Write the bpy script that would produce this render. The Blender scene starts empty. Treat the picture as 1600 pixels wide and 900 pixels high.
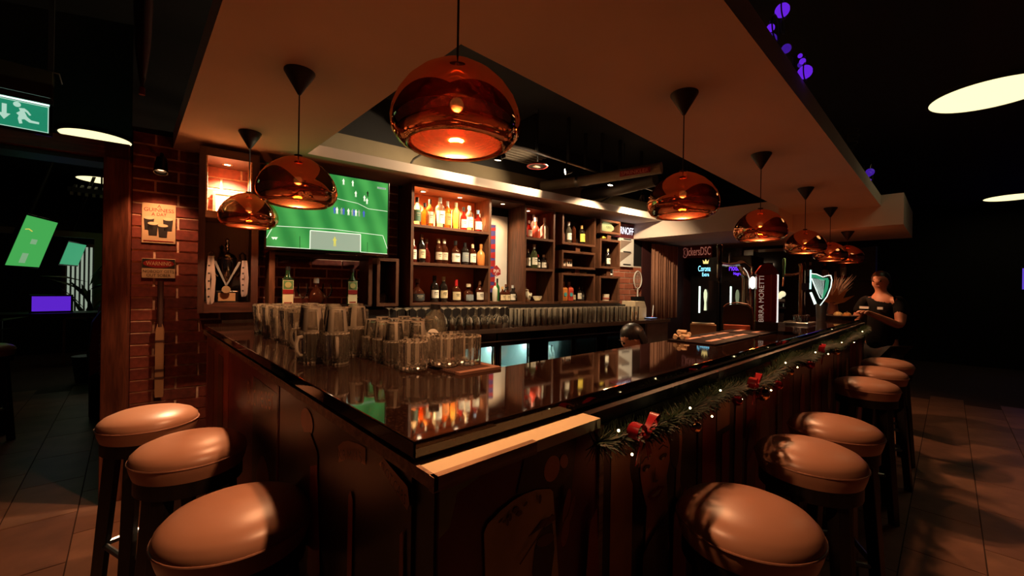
import bpy, math, random
from mathutils import Vector, Matrix
random.seed(7)
R = math.radians
PI = math.pi
scene = bpy.context.scene
col = scene.collection

# ------------------------------------------------------------------ camera, world, exposure
CAM = Vector((-.339, -.586, 1.35))
a = R(46.85); roll = R(.9)
fw = Vector((math.cos(a), math.sin(a), 0)); rt0 = Vector((math.sin(a), -math.cos(a), 0)); up0 = Vector((0, 0, 1))
rt = rt0*math.cos(roll) + up0*math.sin(roll); up = -rt0*math.sin(roll) + up0*math.cos(roll)
cd = bpy.data.cameras.new('camera'); cam = bpy.data.objects.new('camera', cd); col.objects.link(cam)
cam.matrix_world = Matrix(((rt.x, up.x, -fw.x, CAM.x), (rt.y, up.y, -fw.y, CAM.y), (rt.z, up.z, -fw.z, CAM.z), (0, 0, 0, 1)))
cd.sensor_width = 36; cd.lens = 640/1600*36; cd.clip_start = .02
scene.camera = cam
w = bpy.data.worlds.new('world'); scene.world = w; w.use_nodes = True
w.node_tree.nodes['Background'].inputs[0].default_value = (.010, .0045, .004, 1)
w.node_tree.nodes['Background'].inputs[1].default_value = .5
vs = scene.view_settings
vs.view_transform = 'Standard'; vs.look = 'None'; vs.gamma = 1; vs.use_curve_mapping = False; vs.exposure = 0.22
cy = scene.cycles
cy.use_denoising = True; cy.max_bounces = 14; cy.transmission_bounces = 12; cy.transparent_max_bounces = 64
cy.glossy_bounces = 6; cy.diffuse_bounces = 4; cy.caustics_reflective = False; cy.caustics_refractive = False
cy.sample_clamp_indirect = 4; cy.use_light_tree = True; cy.blur_glossy = .5

# ------------------------------------------------------------------ materials
MATS = {}
def mat(name, c=(.5, .5, .5), rough=.5, metal=0., emit=None, es=0., spec=.5, trans=0., ior=1.5, var=.12, nscale=8., bump=0., coat=0., sheen=0., aniso=None):
    if name in MATS: return MATS[name]
    m = bpy.data.materials.new(name); m.use_nodes = True; nt = m.node_tree; b = nt.nodes['Principled BSDF']
    b.inputs['Roughness'].default_value = rough; b.inputs['Metallic'].default_value = metal
    b.inputs['Specular IOR Level'].default_value = spec; b.inputs['Transmission Weight'].default_value = trans
    b.inputs['IOR'].default_value = ior; b.inputs['Coat Weight'].default_value = coat; b.inputs['Coat Roughness'].default_value = .05
    b.inputs['Base Color'].default_value = (*c, 1)
    if var > 0 or bump > 0:
        tc = nt.nodes.new('ShaderNodeTexCoord'); n = nt.nodes.new('ShaderNodeTexNoise'); n.inputs['Scale'].default_value = nscale; n.inputs['Detail'].default_value = 4
        nt.links.new(tc.outputs['Object'], n.inputs['Vector'])
        if var > 0:
            r = nt.nodes.new('ShaderNodeValToRGB')
            r.color_ramp.elements[0].position = .3; r.color_ramp.elements[1].position = .7
            r.color_ramp.elements[0].color = (*[x*(1-var) for x in c], 1); r.color_ramp.elements[1].color = (*[min(1, x*(1+var)) for x in c], 1)
            nt.links.new(n.outputs['Fac'], r.inputs['Fac']); nt.links.new(r.outputs['Color'], b.inputs['Base Color'])
        if bump > 0:
            bp = nt.nodes.new('ShaderNodeBump'); bp.inputs['Strength'].default_value = bump; bp.inputs['Distance'].default_value = .002
            nt.links.new(n.outputs['Fac'], bp.inputs['Height']); nt.links.new(bp.outputs['Normal'], b.inputs['Normal'])
    if emit:
        b.inputs['Emission Color'].default_value = (*emit, 1); b.inputs['Emission Strength'].default_value = es
    MATS[name] = m; return m

def glow(name, c, s): return mat(name, tuple(x*.3 for x in c), .6, emit=c, es=s, var=0)

def wood(name, c, rough=.45, scale=(2, 22, 22), axis=0):
    if name in MATS: return MATS[name]
    m = mat(name, c, rough, var=0); nt = m.node_tree; b = nt.nodes['Principled BSDF']
    tc = nt.nodes.new('ShaderNodeTexCoord'); mp = nt.nodes.new('ShaderNodeMapping'); s = [22, 22, 22]; s[axis] = 2.
    mp.inputs['Scale'].default_value = s
    n = nt.nodes.new('ShaderNodeTexNoise'); n.inputs['Scale'].default_value = 2.6; n.inputs['Detail'].default_value = 6; n.inputs['Distortion'].default_value = .6
    r = nt.nodes.new('ShaderNodeValToRGB'); r.color_ramp.elements[0].position = .32; r.color_ramp.elements[1].position = .68
    r.color_ramp.elements[0].color = (*[x*.45 for x in c], 1); r.color_ramp.elements[1].color = (*[x*1.25 for x in c], 1)
    nt.links.new(tc.outputs['Object'], mp.inputs['Vector']); nt.links.new(mp.outputs['Vector'], n.inputs['Vector'])
    nt.links.new(n.outputs['Fac'], r.inputs['Fac']); nt.links.new(r.outputs['Color'], b.inputs['Base Color'])
    return m

def thin(name, tint, refl=(1, 1, 1), body=None, bfac=.25, rough=.03, edge=1.45):
    """thin coloured glass: tinted see-through plus Fresnel reflection, optionally some scattering body"""
    if name in MATS: return MATS[name]
    m = bpy.data.materials.new(name); m.use_nodes = True; nt = m.node_tree; nt.nodes.remove(nt.nodes['Principled BSDF'])
    out = nt.nodes['Material Output']; t = nt.nodes.new('ShaderNodeBsdfTransparent'); t.inputs[0].default_value = (*tint, 1)
    g = nt.nodes.new('ShaderNodeBsdfGlossy'); g.inputs['Roughness'].default_value = rough; g.inputs[0].default_value = (*refl, 1)
    f = nt.nodes.new('ShaderNodeFresnel'); f.inputs[0].default_value = edge
    mx = nt.nodes.new('ShaderNodeMixShader'); last = t
    if body:
        d = nt.nodes.new('ShaderNodeBsdfDiffuse'); d.inputs[0].default_value = (*body, 1)
        tl = nt.nodes.new('ShaderNodeBsdfTranslucent'); tl.inputs[0].default_value = (*body, 1)
        ad = nt.nodes.new('ShaderNodeMixShader'); ad.inputs[0].default_value = .5
        nt.links.new(d.outputs[0], ad.inputs[1]); nt.links.new(tl.outputs[0], ad.inputs[2])
        m2 = nt.nodes.new('ShaderNodeMixShader'); m2.inputs[0].default_value = bfac
        nt.links.new(t.outputs[0], m2.inputs[1]); nt.links.new(ad.outputs[0], m2.inputs[2]); last = m2
    nt.links.new(f.outputs[0], mx.inputs[0]); nt.links.new(last.outputs[0], mx.inputs[1]); nt.links.new(g.outputs[0], mx.inputs[2])
    nt.links.new(mx.outputs[0], out.inputs[0]); MATS[name] = m; return m

def copper_mat(name, fac, c=(.95, .42, .22), tint=(1, .6, .38), rough=.04):
    m = bpy.data.materials.new(name); m.use_nodes = True; nt = m.node_tree; nt.nodes.remove(nt.nodes['Principled BSDF'])
    out = nt.nodes['Material Output']; t = nt.nodes.new('ShaderNodeBsdfTransparent'); t.inputs[0].default_value = (*tint, 1)
    g = nt.nodes.new('ShaderNodeBsdfGlossy'); g.inputs['Roughness'].default_value = rough
    tc = nt.nodes.new('ShaderNodeTexCoord'); n = nt.nodes.new('ShaderNodeTexNoise'); n.inputs['Scale'].default_value = 6
    r = nt.nodes.new('ShaderNodeValToRGB'); r.color_ramp.elements[0].color = (*[x*.9 for x in c], 1); r.color_ramp.elements[1].color = (*c, 1)
    nt.links.new(tc.outputs['Object'], n.inputs['Vector']); nt.links.new(n.outputs['Fac'], r.inputs['Fac']); nt.links.new(r.outputs['Color'], g.inputs[0])
    mx = nt.nodes.new('ShaderNodeMixShader'); mx.inputs[0].default_value = fac
    nt.links.new(g.outputs[0], mx.inputs[1]); nt.links.new(t.outputs[0], mx.inputs[2]); nt.links.new(mx.outputs[0], out.inputs[0])
    MATS[name] = m; return m

def glitter_glass():
    m = thin('clear_glass', (.975, .965, .95), body=(.95, .80, .60), bfac=.06, rough=.04, edge=1.6); nt = m.node_tree  # faint tan body paints a warm lit haze into the glass
    tc = nt.nodes.new('ShaderNodeTexCoord'); n = nt.nodes.new('ShaderNodeTexNoise'); n.inputs['Scale'].default_value = 45
    bp = nt.nodes.new('ShaderNodeBump'); bp.inputs['Strength'].default_value = .5; bp.inputs['Distance'].default_value = .004
    nt.links.new(tc.outputs['Object'], n.inputs['Vector']); nt.links.new(n.outputs['Fac'], bp.inputs['Height'])
    for x in nt.nodes:
        if x.type in ('BSDF_GLOSSY', 'FRESNEL'): nt.links.new(bp.outputs['Normal'], x.inputs['Normal'])
    return m

def granite():
    m = mat('granite', (.03, .012, .008), .045, spec=.5, var=0); nt = m.node_tree; b = nt.nodes['Principled BSDF']
    tc = nt.nodes.new('ShaderNodeTexCoord'); v = nt.nodes.new('ShaderNodeTexVoronoi'); v.inputs['Scale'].default_value = 160
    r = nt.nodes.new('ShaderNodeValToRGB'); e = r.color_ramp.elements
    e[0].position = 0; e[0].color = (.055, .022, .013, 1); e[1].position = .45; e[1].color = (.012, .005, .0035, 1)
    nt.links.new(tc.outputs['Object'], v.inputs['Vector']); nt.links.new(v.outputs['Distance'], r.inputs['Fac']); nt.links.new(r.outputs['Color'], b.inputs['Base Color'])
    b.inputs['IOR'].default_value = 1.62
    return m

M_black = mat('black_paint', (.006, .0055, .0055), .6)
M_blackgloss = mat('black_gloss', (.006, .005, .005), .18)
M_blackwood = wood('black_wood', (.014, .008, .006), .45, axis=2)
M_soffit = mat('soffit_plaster', (.62, .50, .42), .85, var=.04, nscale=3)
M_ceil = mat('ceiling_black', (.005, .004, .004), .8)
M_wallolive = mat('olive_plaster', (.20, .155, .09), .85, var=.12, nscale=3)
M_walldark = mat('dark_plaster', (.005, .0035, .003), .8)
M_mortar = mat('mortar', (.80, .56, .42), .9, var=.2, nscale=40)
M_bricks = [mat('brick_red_%s' % k, c, .85, var=.3, nscale=30, bump=.4) for k, c in (('a', (.17, .032, .022)), ('b', (.13, .026, .018)), ('c', (.20, .042, .026)))]
M_walnut = wood('walnut', (.115, .045, .022), .4, axis=0)
M_walnutv = wood('walnut_upright', (.115, .045, .022), .4, axis=2)
M_frame = wood('door_wood', (.16, .05, .028), .35, axis=2)
M_frameh = wood('door_wood_level', (.16, .05, .028), .35, axis=0)
M_granite = granite()
M_cream = mat('cream_laminate', (.80, .62, .38), .5, var=.05)
M_lip = wood('oak_lip', (.42, .24, .13), .45)
M_leather = mat('tan_leather', (.50, .235, .145), .36, var=.06, nscale=4, bump=.04)
M_leatherp = mat('tan_piping', (.42, .19, .12), .4)
M_chrome = mat('chrome', (.75, .72, .68), .08, 1, var=.03)
M_steel = mat('brushed_steel', (.35, .36, .36), .3, 1, var=.08)
M_brass = mat('brass', (.75, .45, .2), .15, 1)
M_copper_out = copper_mat('copper_mirror_outer', .085, tint=(1, .62, .40))
M_copper_in = copper_mat('copper_mirror_inner', .68, (.55, .22, .10), rough=.24)
M_glass = glitter_glass()
M_glint = thin('glint_glass', (.96, .94, .9), body=(.98, .82, .62), bfac=.5, rough=.10, edge=2.0)  # pale milky glass, paints bright glints on rims, bases and some facets
M_white = mat('white_paint', (.75, .72, .66), .5, var=.04)
M_paper = mat('paper_white', (.8, .74, .62), .7, var=.05)
M_text_dark = mat('print_black', (.012, .01, .01), .6, var=0)
M_text_red = mat('print_red', (.24, .008, .008), .5, var=0)
M_red = mat('red_paint', (.45, .02, .015), .45)

# ------------------------------------------------------------------ mesh helpers
class MB:
    def __init__(s): s.v = []; s.f = []
    def box(s, x0, x1, y0, y1, z0, z1, T=None):
        n = len(s.v); p = [Vector((x, y, z)) for z in (z0, z1) for y in (y0, y1) for x in (x0, x1)]
        if T: p = [T @ q for q in p]
        s.v += p; s.f += [tuple(n+i for i in q) for q in ((0, 2, 3, 1), (4, 5, 7, 6), (0, 1, 5, 4), (2, 6, 7, 3), (0, 4, 6, 2), (1, 3, 7, 5))]; return s
    def lathe(s, prof, n=24, c=(0, 0, 0), T=None, sx=1, sy=1, arc=None):
        b = len(s.v); m = len(prof); cx, cy_, cz = c
        a0, a1 = arc if arc else (0, 2*PI); k = n+1 if arc else n
        for i in range(k):
            t = a0+(a1-a0)*i/n
            for r, z in prof:
                q = Vector((cx+r*math.cos(t)*sx, cy_+r*math.sin(t)*sy, cz+z)); s.v.append(T @ q if T else q)
        for i in range(n):
            j = (i+1) % k
            for q in range(m-1):
                f = [b+i*m+q, b+j*m+q, b+j*m+q+1, b+i*m+q+1]
                if prof[q][0] < 1e-6: f = [f[0], f[2], f[3]]
                elif prof[q+1][0] < 1e-6: f = [f[0], f[1], f[2]]
                s.f.append(tuple(f))
        return s
    def cyl(s, r, z0, z1, n=16, c=(0, 0, 0), T=None, r2=None):
        r2 = r if r2 is None else r2
        return s.lathe([(0, z0), (r, z0), (r2, z1), (0, z1)], n, c, T)
    def sphere(s, r, c=(0, 0, 0), n=14, m=8, sz=1, T=None):
        return s.lathe([(r*math.sin(PI*i/m) if 0 < i < m else 0, -r*sz*math.cos(PI*i/m)) for i in range(m+1)], n, c, T)
    def tube(s, pts, r, n=8, closed=False):
        pts = [Vector(p) for p in pts]; b = len(s.v); N = len(pts); rr = r if isinstance(r, (list, tuple)) else [r]*N
        prev = None
        for i, p in enumerate(pts):
            if closed: d = pts[(i+1) % N]-pts[i-1]
            else: d = pts[min(i+1, N-1)]-pts[max(i-1, 0)]
            d.normalize()
            if prev is None: u = d.orthogonal().normalized()
            else:
                u = prev-d*prev.dot(d); u = u.normalized() if u.length > 1e-6 else d.orthogonal().normalized()
            prev = u; v = d.cross(u)
            for k in range(n):
                t = 2*PI*k/n; s.v.append(p+(u*math.cos(t)+v*math.sin(t))*rr[i])
        for i in range(N if closed else N-1):
            j = (i+1) % N
            for k in range(n): s.f.append((b+i*n+k, b+i*n+(k+1) % n, b+j*n+(k+1) % n, b+j*n+k))
        if not closed: s.f.append(tuple(b+k for k in reversed(range(n)))); s.f.append(tuple(b+(N-1)*n+k for k in range(n)))
        return s
    def prism(s, poly, z0, z1, T=None):
        n = len(s.v); k = len(poly)
        p = [Vector((x, y, z0)) for x, y in poly]+[Vector((x, y, z1)) for x, y in poly]
        if T: p = [T @ q for q in p]
        s.v += p; s.f.append(tuple(n+i for i in reversed(range(k)))); s.f.append(tuple(n+k+i for i in range(k)))
        for i in range(k): j = (i+1) % k; s.f.append((n+i, n+j, n+k+j, n+k+i))
        return s
    def mesh(s, name, m, smooth=False):
        me = bpy.data.meshes.new(name); me.from_pydata([tuple(q) for q in s.v], [], s.f); me.update()
        if m: me.materials.append(m)
        if smooth:
            me.polygons.foreach_set('use_smooth', [True]*len(me.polygons))
            try: me.set_sharp_from_angle(angle=R(42))
            except Exception: pass
        return me
    def build(s, name, m, parent=None, smooth=False, loc=None, rot=None, bevel=0):
        o = bpy.data.objects.new(name, s.mesh(name, m, smooth)); col.objects.link(o)
        if parent: o.parent = parent
        if loc: o.location = loc
        if rot: o.rotation_euler = rot
        if bevel:
            md = o.modifiers.new('bevel', 'BEVEL'); md.width = bevel; md.segments = 2; md.limit_method = 'ANGLE'
        return o

def tag(o, label=None, cat=None, group=None, kind=None):
    if label: o['label'] = label
    if cat: o['category'] = cat
    if group: o['group'] = group
    if kind: o['kind'] = kind
    return o
def thing(name, label, cat, loc=(0, 0, 0), rz=0, group=None, rot=None):
    o = bpy.data.objects.new(name, None); col.objects.link(o); o.empty_display_size = .05
    o.location = loc; o.rotation_euler = rot or (0, 0, rz); return tag(o, label, cat, group)
def copy_tree(o, parent=None):
    c = o.copy(); col.objects.link(c); c.parent = parent
    for ch in list(o.children): copy_tree(ch, c)
    return c
def dup(o, loc, rz=None, label=None):
    c = copy_tree(o); c.location = loc
    if rz is not None: c.rotation_euler = (0, 0, rz)
    if label: c['label'] = label
    return c
def struct(o): return tag(o, kind='structure')

def text(s, m, parent, w=None, h=None, loc=(0, 0, 0), rot=(PI/2, 0, 0), name='lettering', ext=.0008, align='CENTER', shear=0):
    c = bpy.data.curves.new('txt', 'FONT'); c.body = s; c.align_x = align; c.align_y = 'CENTER'; c.extrude = 0; c.shear = shear; c.resolution_u = 3
    t = bpy.data.objects.new('txt', c); col.objects.link(t); bpy.context.view_layer.update()
    me = bpy.data.meshes.new_from_object(t); bpy.data.objects.remove(t)
    xs = [v.co.x for v in me.vertices]; ys = [v.co.y for v in me.vertices]
    W = max(xs)-min(xs); Hh = max(ys)-min(ys); cx = (max(xs)+min(xs))/2; cy2 = (max(ys)+min(ys))/2
    sx = (w/W) if w else h/Hh; sy = (h/Hh) if h else sx
    for v in me.vertices: v.co = ((v.co.x-cx)*sx, (v.co.y-cy2)*sy, v.co.z)
    me.materials.clear(); me.materials.append(m); me.name = name
    o = bpy.data.objects.new(name, me); col.objects.link(o); o.parent = parent; o.location = loc; o.rotation_euler = rot
    return o

def lamp(name, kind, loc, power, color, parent=None, size=.03, spot=None, blend=.5, target=None, sy=None):
    l = bpy.data.lights.new(name, kind); l.energy = power; l.color = color
    if kind == 'AREA':
        l.size = size
        if sy: l.shape = 'RECTANGLE'; l.size_y = sy
    else: l.shadow_soft_size = size
    if kind == 'SPOT': l.spot_size = R(spot); l.spot_blend = blend
    o = bpy.data.objects.new(name, l); col.objects.link(o); o.location = loc; o.parent = parent
    if target is not None:
        d = (Vector(target)-Vector(loc)).normalized(); o.rotation_euler = d.to_track_quat('-Z', 'Y').to_euler()
    return o

# back wall frame: u along the wall, v into the wall
TH = R(-6.65)
OB = Vector((1.38, 2.49, 0)); UU = Vector((math.cos(TH), math.sin(TH), 0)); VV = Vector((-math.sin(TH), math.cos(TH), 0))
def B(u, v, z): return OB+UU*u+VV*v+Vector((0, 0, z))
WARM = (1, .56, .28)

# ------------------------------------------------------------------ floor
fl = MB().box(-4, 12, -4, 12, -.06, -.004).build('floor', mat('floor_grout', (.075, .036, .024), .8)); struct(fl)
M_tiles = [mat('floor_tile_%s' % k, c, .42, var=.25, nscale=5, bump=.05) for k, c in (('a', (.31, .145, .09)), ('b', (.27, .125, .08)), ('c', (.34, .165, .10)))]
def tile_mesh(w_, l_, m):
    g = .003
    return MB().prism([(g, g), (w_-g, g), (w_-g, l_-g), (g, l_-g)], -.006, 0).mesh('floor_tile', m)
tms = [tile_mesh(.6, .3, m) for m in M_tiles]; tmv = [tile_mesh(.3, .6, m) for m in M_tiles]
for j in range(11):
    for i in range(15):
        x = -.6+i*.6+(.3 if j % 2 else 0); y = -.15-.28-j*.3
        if x-.6 > 6.6 or (j > 6 and i < 2): continue
        o = bpy.data.objects.new('floor_tile', random.choice(tms)); col.objects.link(o); o.parent = fl; o.location = (x, y, 0)
for i in range(9):
    for j in range(12):
        x = -.24-.3*(i+1); y = -.4+j*.6+(.3 if i % 2 else 0)
        o = bpy.data.objects.new('floor_tile', random.choice(tmv)); col.objects.link(o); o.parent = fl; o.location = (x, y, 0)

# ------------------------------------------------------------------ ceiling and soffit
ce = MB().box(-4, 12, -4, 12, 3.0, 3.1).build('ceiling', M_ceil); struct(ce)
ZS = 2.25
def slab_poly(poly, z0, z1, name, m, parent=None): return MB().prism(poly, z0, z1).build(name, m, parent)
so = thing('ceiling_soffit', 'cream plaster soffit ring hung over the bar', None); struct(so); del so['label']
yb = lambda x: 2.435-(x-.55)*.1155          # back fascia line of the opening
yw = lambda x: (2.49+.31-(x-1.38)*.1166)      # back wall line
XO, XE, YO = -.13, 5.27, -.10
ZL = 2.045          # lower crossing soffit at the far end
slab_poly([(XO, YO), (XE, YO), (XE, .66), (XO, .66)], ZS, ZS+.11, 'soffit_panel', M_soffit, so)
slab_poly([(XO, .66), (.55, .66), (.55, yw(.55)), (XO, yw(XO))], ZS, ZS+.11, 'soffit_panel', M_soffit, so)
slab_poly([(4.69, .66), (6.7, .66), (6.7, yw(6.7)), (4.69, yw(4.69))], ZL, ZS+.075, 'soffit_panel', M_soffit, so)
slab_poly([(XE, -.27), (6.7, -.27), (6.7, .66), (XE, .66)], ZL, ZS+.11, 'soffit_panel', M_soffit, so)
slab_poly([(.55, yb(.55)), (4.69, yb(4.69)), (4.69, yw(4.69)), (.55, yw(.55))], ZS, ZS+.075, 'soffit_panel', M_soffit, so)
# the far panels drop lower than the rest

# ------------------------------------------------------------------ back wall with bricks
wb = MB().box(-1.76, 5.4, .32, .45, 0, 3.0).build('wall_back', M_walldark, loc=OB, rot=(0, 0, TH)); struct(wb)
# upper olive plaster band seen above the soffit
MB().box(-1.0, 5.4, .305, .32, 2.33, 2.60).build('plaster_band', M_wallolive, wb)
MB().box(-1.752, .0, .31, .32, .3, 2.32).build('mortar_bed', M_mortar, wb)
BL, BH, G = .222, .064, .0125
bm_ = [MB().box(0, BL, -.007, 0, 0, BH).mesh('brick', m) for m in M_bricks]
def short(L, m): return MB().box(0, L, -.007, 0, 0, BH).mesh('brick', m)
for k in range(26):
    z = .34+k*(BH+G); u = -1.752-(.117 if k % 2 else 0)
    while u < -.02:
        u0 = max(u, -1.752); u1 = min(u+BL, 0.0)
        hidden = u1 < -1.09 and u0 > -1.40 and z < 1.15
        if u1-u0 > .03 and not hidden and not (u0 > -1.30 and z < 1.0):
            m = random.randrange(3)
            me = bm_[m] if abs(u1-u0-BL) < 1e-4 else short(u1-u0, M_bricks[m])
            o = bpy.data.objects.new('brick', me); col.objects.link(o); o.parent = wb; o.location = (u0, .31, z)
        u += BL+G
# left stretch of wall beyond the doorway
d1 = thing('door_1', None, None, OB, TH); struct(d1)
MB().box(-1.872, -1.755, .20, .46, 0, 2.20).build('door_post', M_frame, d1, bevel=.004)
MB().box(-3.6, -1.755, .20, .46, 2.10, 2.20).build('door_header', M_frameh, d1, bevel=.004)
MB().box(-3.6, -1.872, .235, .43, 2.075, 2.10).build('door_stop', M_blackwood, d1)
# far walls
wr = MB().box(11.5, 11.65, -4, 12, 0, 3).build('wall_right', M_walldark); struct(wr)
wk = MB().box(-4, 12, 10.8, 10.95, 0, 3).build('wall_far', M_walldark); struct(wk)

# ------------------------------------------------------------------ bar counter
bar = thing('bar_counter', 'L-shaped bar counter with dark polished granite top and retro printed front', 'bar counter', (0, 0, 0))
MB().prism([(0, 0), (4.9, 0), (4.9, .38), (.5, .38), (.5, 2.52), (0, 2.52)], 1.07, 1.10).build('granite_top', M_granite, bar, bevel=.003)
MB().prism([(.004, -.06), (.43, -.06), (.43, .34), (.40, .34), (.40, 2.5), (.004, 2.5)], 1.042, 1.064).build('ledge', M_cream, bar)
MB().box(.431, 4.87, -.032, .34, 1.042, 1.066).build('ledge_rail', M_blackwood, bar)
MB().box(-.004, .22, -.065, -.052, 1.042, 1.0655).build('ledge_lip', M_lip, bar)
MB().box(-.003, .004, -.065, 2.5, 1.044, 1.0655).build('ledge_lip', M_lip, bar)
MB().prism([(.02, -.03), (4.85, -.03), (4.85, .3), (.42, .3), (.42, 2.5), (.02, 2.5)], .0, 1.045).build('carcass', M_blackwood, bar)
M_panels = {k: mat('poster_'+k, tuple(min(.85, x*2.6) for x in c), .35, var=.3, nscale=5) for k, c in dict(maroon=(.075, .008, .010), black=(.014, .008, .008), rust=(.16, .032, .018), red=(.13, .010, .010), brown=(.075, .026, .014), cream=(.34, .20, .08), skin=(.30, .115, .06), green=(.10, .11, .035), hair=(.02, .008, .006), lips=(.20, .012, .016), tan=(.22, .10, .04), gold=(.33, .19, .07), grey=(.10, .07, .06)).items()}
def flat(poly, k, parent, name='print', d=.0006):
    """poly in panel coordinates (s along the panel, z); built as a thin layer facing -y"""
    n = MB().prism([(p[0], p[1]) for p in poly], 0, d, Matrix.Rotation(PI/2, 4, 'X'))
    return n.build(name, M_panels[k] if isinstance(k, str) else k, parent, loc=(0, -.006-flat.k*.0007, 0))
flat.k = 0
def panel(loc, rz, w_, base, art=None):
    p = MB().box(0, w_, -.006, 0, .06, 1.035).build('front_panel', M_panels[base], bar, loc=loc, rot=(0, 0, rz))
    flat.k = 0
    for name, k, poly in (art or []):
        flat.k += 1; flat(poly, k, p, name)
    return p
def ell(cx, cz, rx, rz_, n=20, t0=0, t1=2*PI, rot=0):
    return [(cx+rx*math.cos(t)*math.cos(rot)-rz_*math.sin(t)*math.sin(rot), cz+rx*math.cos(t)*math.sin(rot)+rz_*math.sin(t)*math.cos(rot)) for t in [t0+(t1-t0)*i/n for i in range(n if t1-t0 > 6.2 else n+1)]]
# long front, panels from the corner on (y = -.05, facing -y)
art1 = [('print', 'green', [(.0, 1.03), (.10, 1.03), (.035, 1.012), (.02, .96), (.0, .95)]),
        ('hair', 'hair', ell(.255, .97, .05, .06)), ('hair', 'hair', [(.19, 1.03), (.17, .965), (.21, .955), (.33, .90), (.35, 1.03)]), ('face', 'skin', ell(.268, .985, .024, .026)), ('ear', 'skin', ell(.305, .99, .012, .016, rot=.5)),
        ('hat', 'cream', [(.094, .55), (.094, .86), (.09, .925), (.098, .938), (.13, .951), (.16, .958), (.188, .9605), (.22, .958), (.246, .951), (.262, .946), (.270, .938), (.281, .855), (.292, .75), (.292, .55)]),
        ('hat_band', 'brown', [(.20, .875), (.235, .893), (.277, .889), (.279, .878), (.24, .878)]), ('hat_hollow', 'hair', [(.212, .80), (.218, .845), (.236, .873), (.268, .876), (.276, .82), (.266, .76), (.24, .72)]), ('collar', 'brown', ell(.248, .85, .026, .012, rot=-.2)),
        ('hat_spot', 'brown', ell(.164, .9395, .008, .006)), ('hat_spot', 'brown', ell(.172, .931, .008, .005)), ('hat_spot', 'brown', ell(.148, .933, .004, .007)), ('hat_spot', 'brown', ell(.186, .944, .006, .003, rot=.4)), ('hat_spot', 'brown', ell(.226, .940, .004, .009)), ('hat_spot', 'brown', ell(.14, .928, .003, .007)), ('hat_spot', 'brown', ell(.122, .938, .005, .002, rot=.5)),
        ('stitching', 'brown', [(.17, .84), (.26, .90), (.262, .897), (.172, .837)]),
        ('hand', 'rust', ell(.305, .90, .010, .035, rot=-.25)), ('hand', 'rust', ell(.318, .885, .008, .03, rot=-.45)), ('hand', 'rust', ell(.30, .85, .012, .03, rot=-.2)), ('arm', 'rust', [(.36, .60), (.385, .84), (.41, .86), (.43, .60)])]
p1 = panel((.025, -.03, 0), 0, .43, 'maroon', art1)
MB().box(.455, .472, -.042, -.03, .06, 1.035).build('panel_strip', M_lip, bar)
art2 = [('background', 'tan', [(.03, .1), (.03, .985), (.13, .99), (.13, .1)]), ('hair', 'hair', ell(.25, .90, .135, .105)), ('hair_side', 'tan', [(.36, .99), (.40, .985), (.41, .90), (.40, .78), (.425, .70), (.37, .74), (.375, .85)]), ('hair_curl', 'hair', ell(.36, .90, .03, .075, rot=.1)),
        ('neck', 'skin', [(.19, .60), (.20, .80), (.31, .82), (.335, .60)]), ('face', 'skin', [(.165, .925), (.20, .957), (.25, .962), (.30, .945), (.325, .905), (.325, .86), (.30, .80), (.26, .765), (.225, .757), (.195, .775), (.175, .82), (.16, .87)]),
        ('brow', 'hair', [(.165, .898), (.185, .909), (.212, .905), (.212, .902), (.185, .905), (.167, .895)]), ('brow', 'hair', [(.257, .911), (.282, .918), (.312, .903), (.312, .900), (.282, .914), (.258, .908)]),
        ('eyelid', 'hair', ell(.19, .878, .019, .007, rot=.05)), ('eyelid', 'hair', ell(.282, .884, .021, .0075, rot=.05)), ('eye', 'cream', ell(.188, .875, .008, .0035)), ('eye', 'cream', ell(.279, .881, .009, .0035)),
        ('nose', 'brown', [(.232, .87), (.222, .832), (.236, .826), (.252, .829), (.236, .833), (.233, .85)]),
        ('mouth', 'lips', [(.195, .800), (.222, .811), (.236, .807), (.25, .812), (.285, .803), (.258, .782), (.232, .778), (.212, .785)]), ('teeth', 'cream', [(.207, .799), (.236, .802), (.273, .801), (.25, .792), (.225, .790)]),
        ('dress', 'hair', [(.14, .1), (.17, .66), (.24, .70), (.31, .73), (.32, .1)]), ('shoulder', 'red', [(.34, .1), (.34, .70), (.42, .76), (.44, .1)])]
panel((.48, -.03, 0), 0, .52, 'black', art2)
art3 = [('board', 'red', [(.03, .1), (.03, .99), (.14, .99), (.16, .1)]), ('board', 'tan', [(.15, .86), (.15, .98), (.27, .98), (.27, .86)]), ('board', 'red', [(.19, .1), (.20, .84), (.27, .84), (.28, .1)]), ('board', 'rust', [(.31, .1), (.33, .95), (.41, .95), (.41, .1)])]
panel((1.015, -.03, 0), 0, .45, 'black', art3)
art4 = [('board', 'rust', [(.12, .1), (.12, .9), (.18, .98), (.28, 1.0), (.36, .96), (.36, .1)]), ('arch', 'gold', ell(.24, .88, .11, .10, t0=.3, t1=PI-.3)+ell(.24, .86, .09, .07, t0=.3, t1=PI-.3)[::-1]),
        ('glass_print', 'tan', ell(.23, .70, .075, .15)), ('shield', 'maroon', [(-.0, .55), (.0, .70), (.03, .80), (.08, .80), (.11, .70), (.11, .55), (.055, .46)]),
        ('shield_rim', 'grey', ell(.055, .79, .05, .035, t0=0, t1=PI)+ell(.055, .78, .043, .03, t0=0, t1=PI)[::-1]), ('shield_band', 'red', [(-.0, .60), (.11, .66), (.11, .72), (.0, .66)])]
panel((1.475, -.03, 0), 0, .42, 'red', art4)
MB().box(1.895, 1.91, -.042, -.03, .06, 1.035).build('panel_strip', M_lip, bar)
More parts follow.
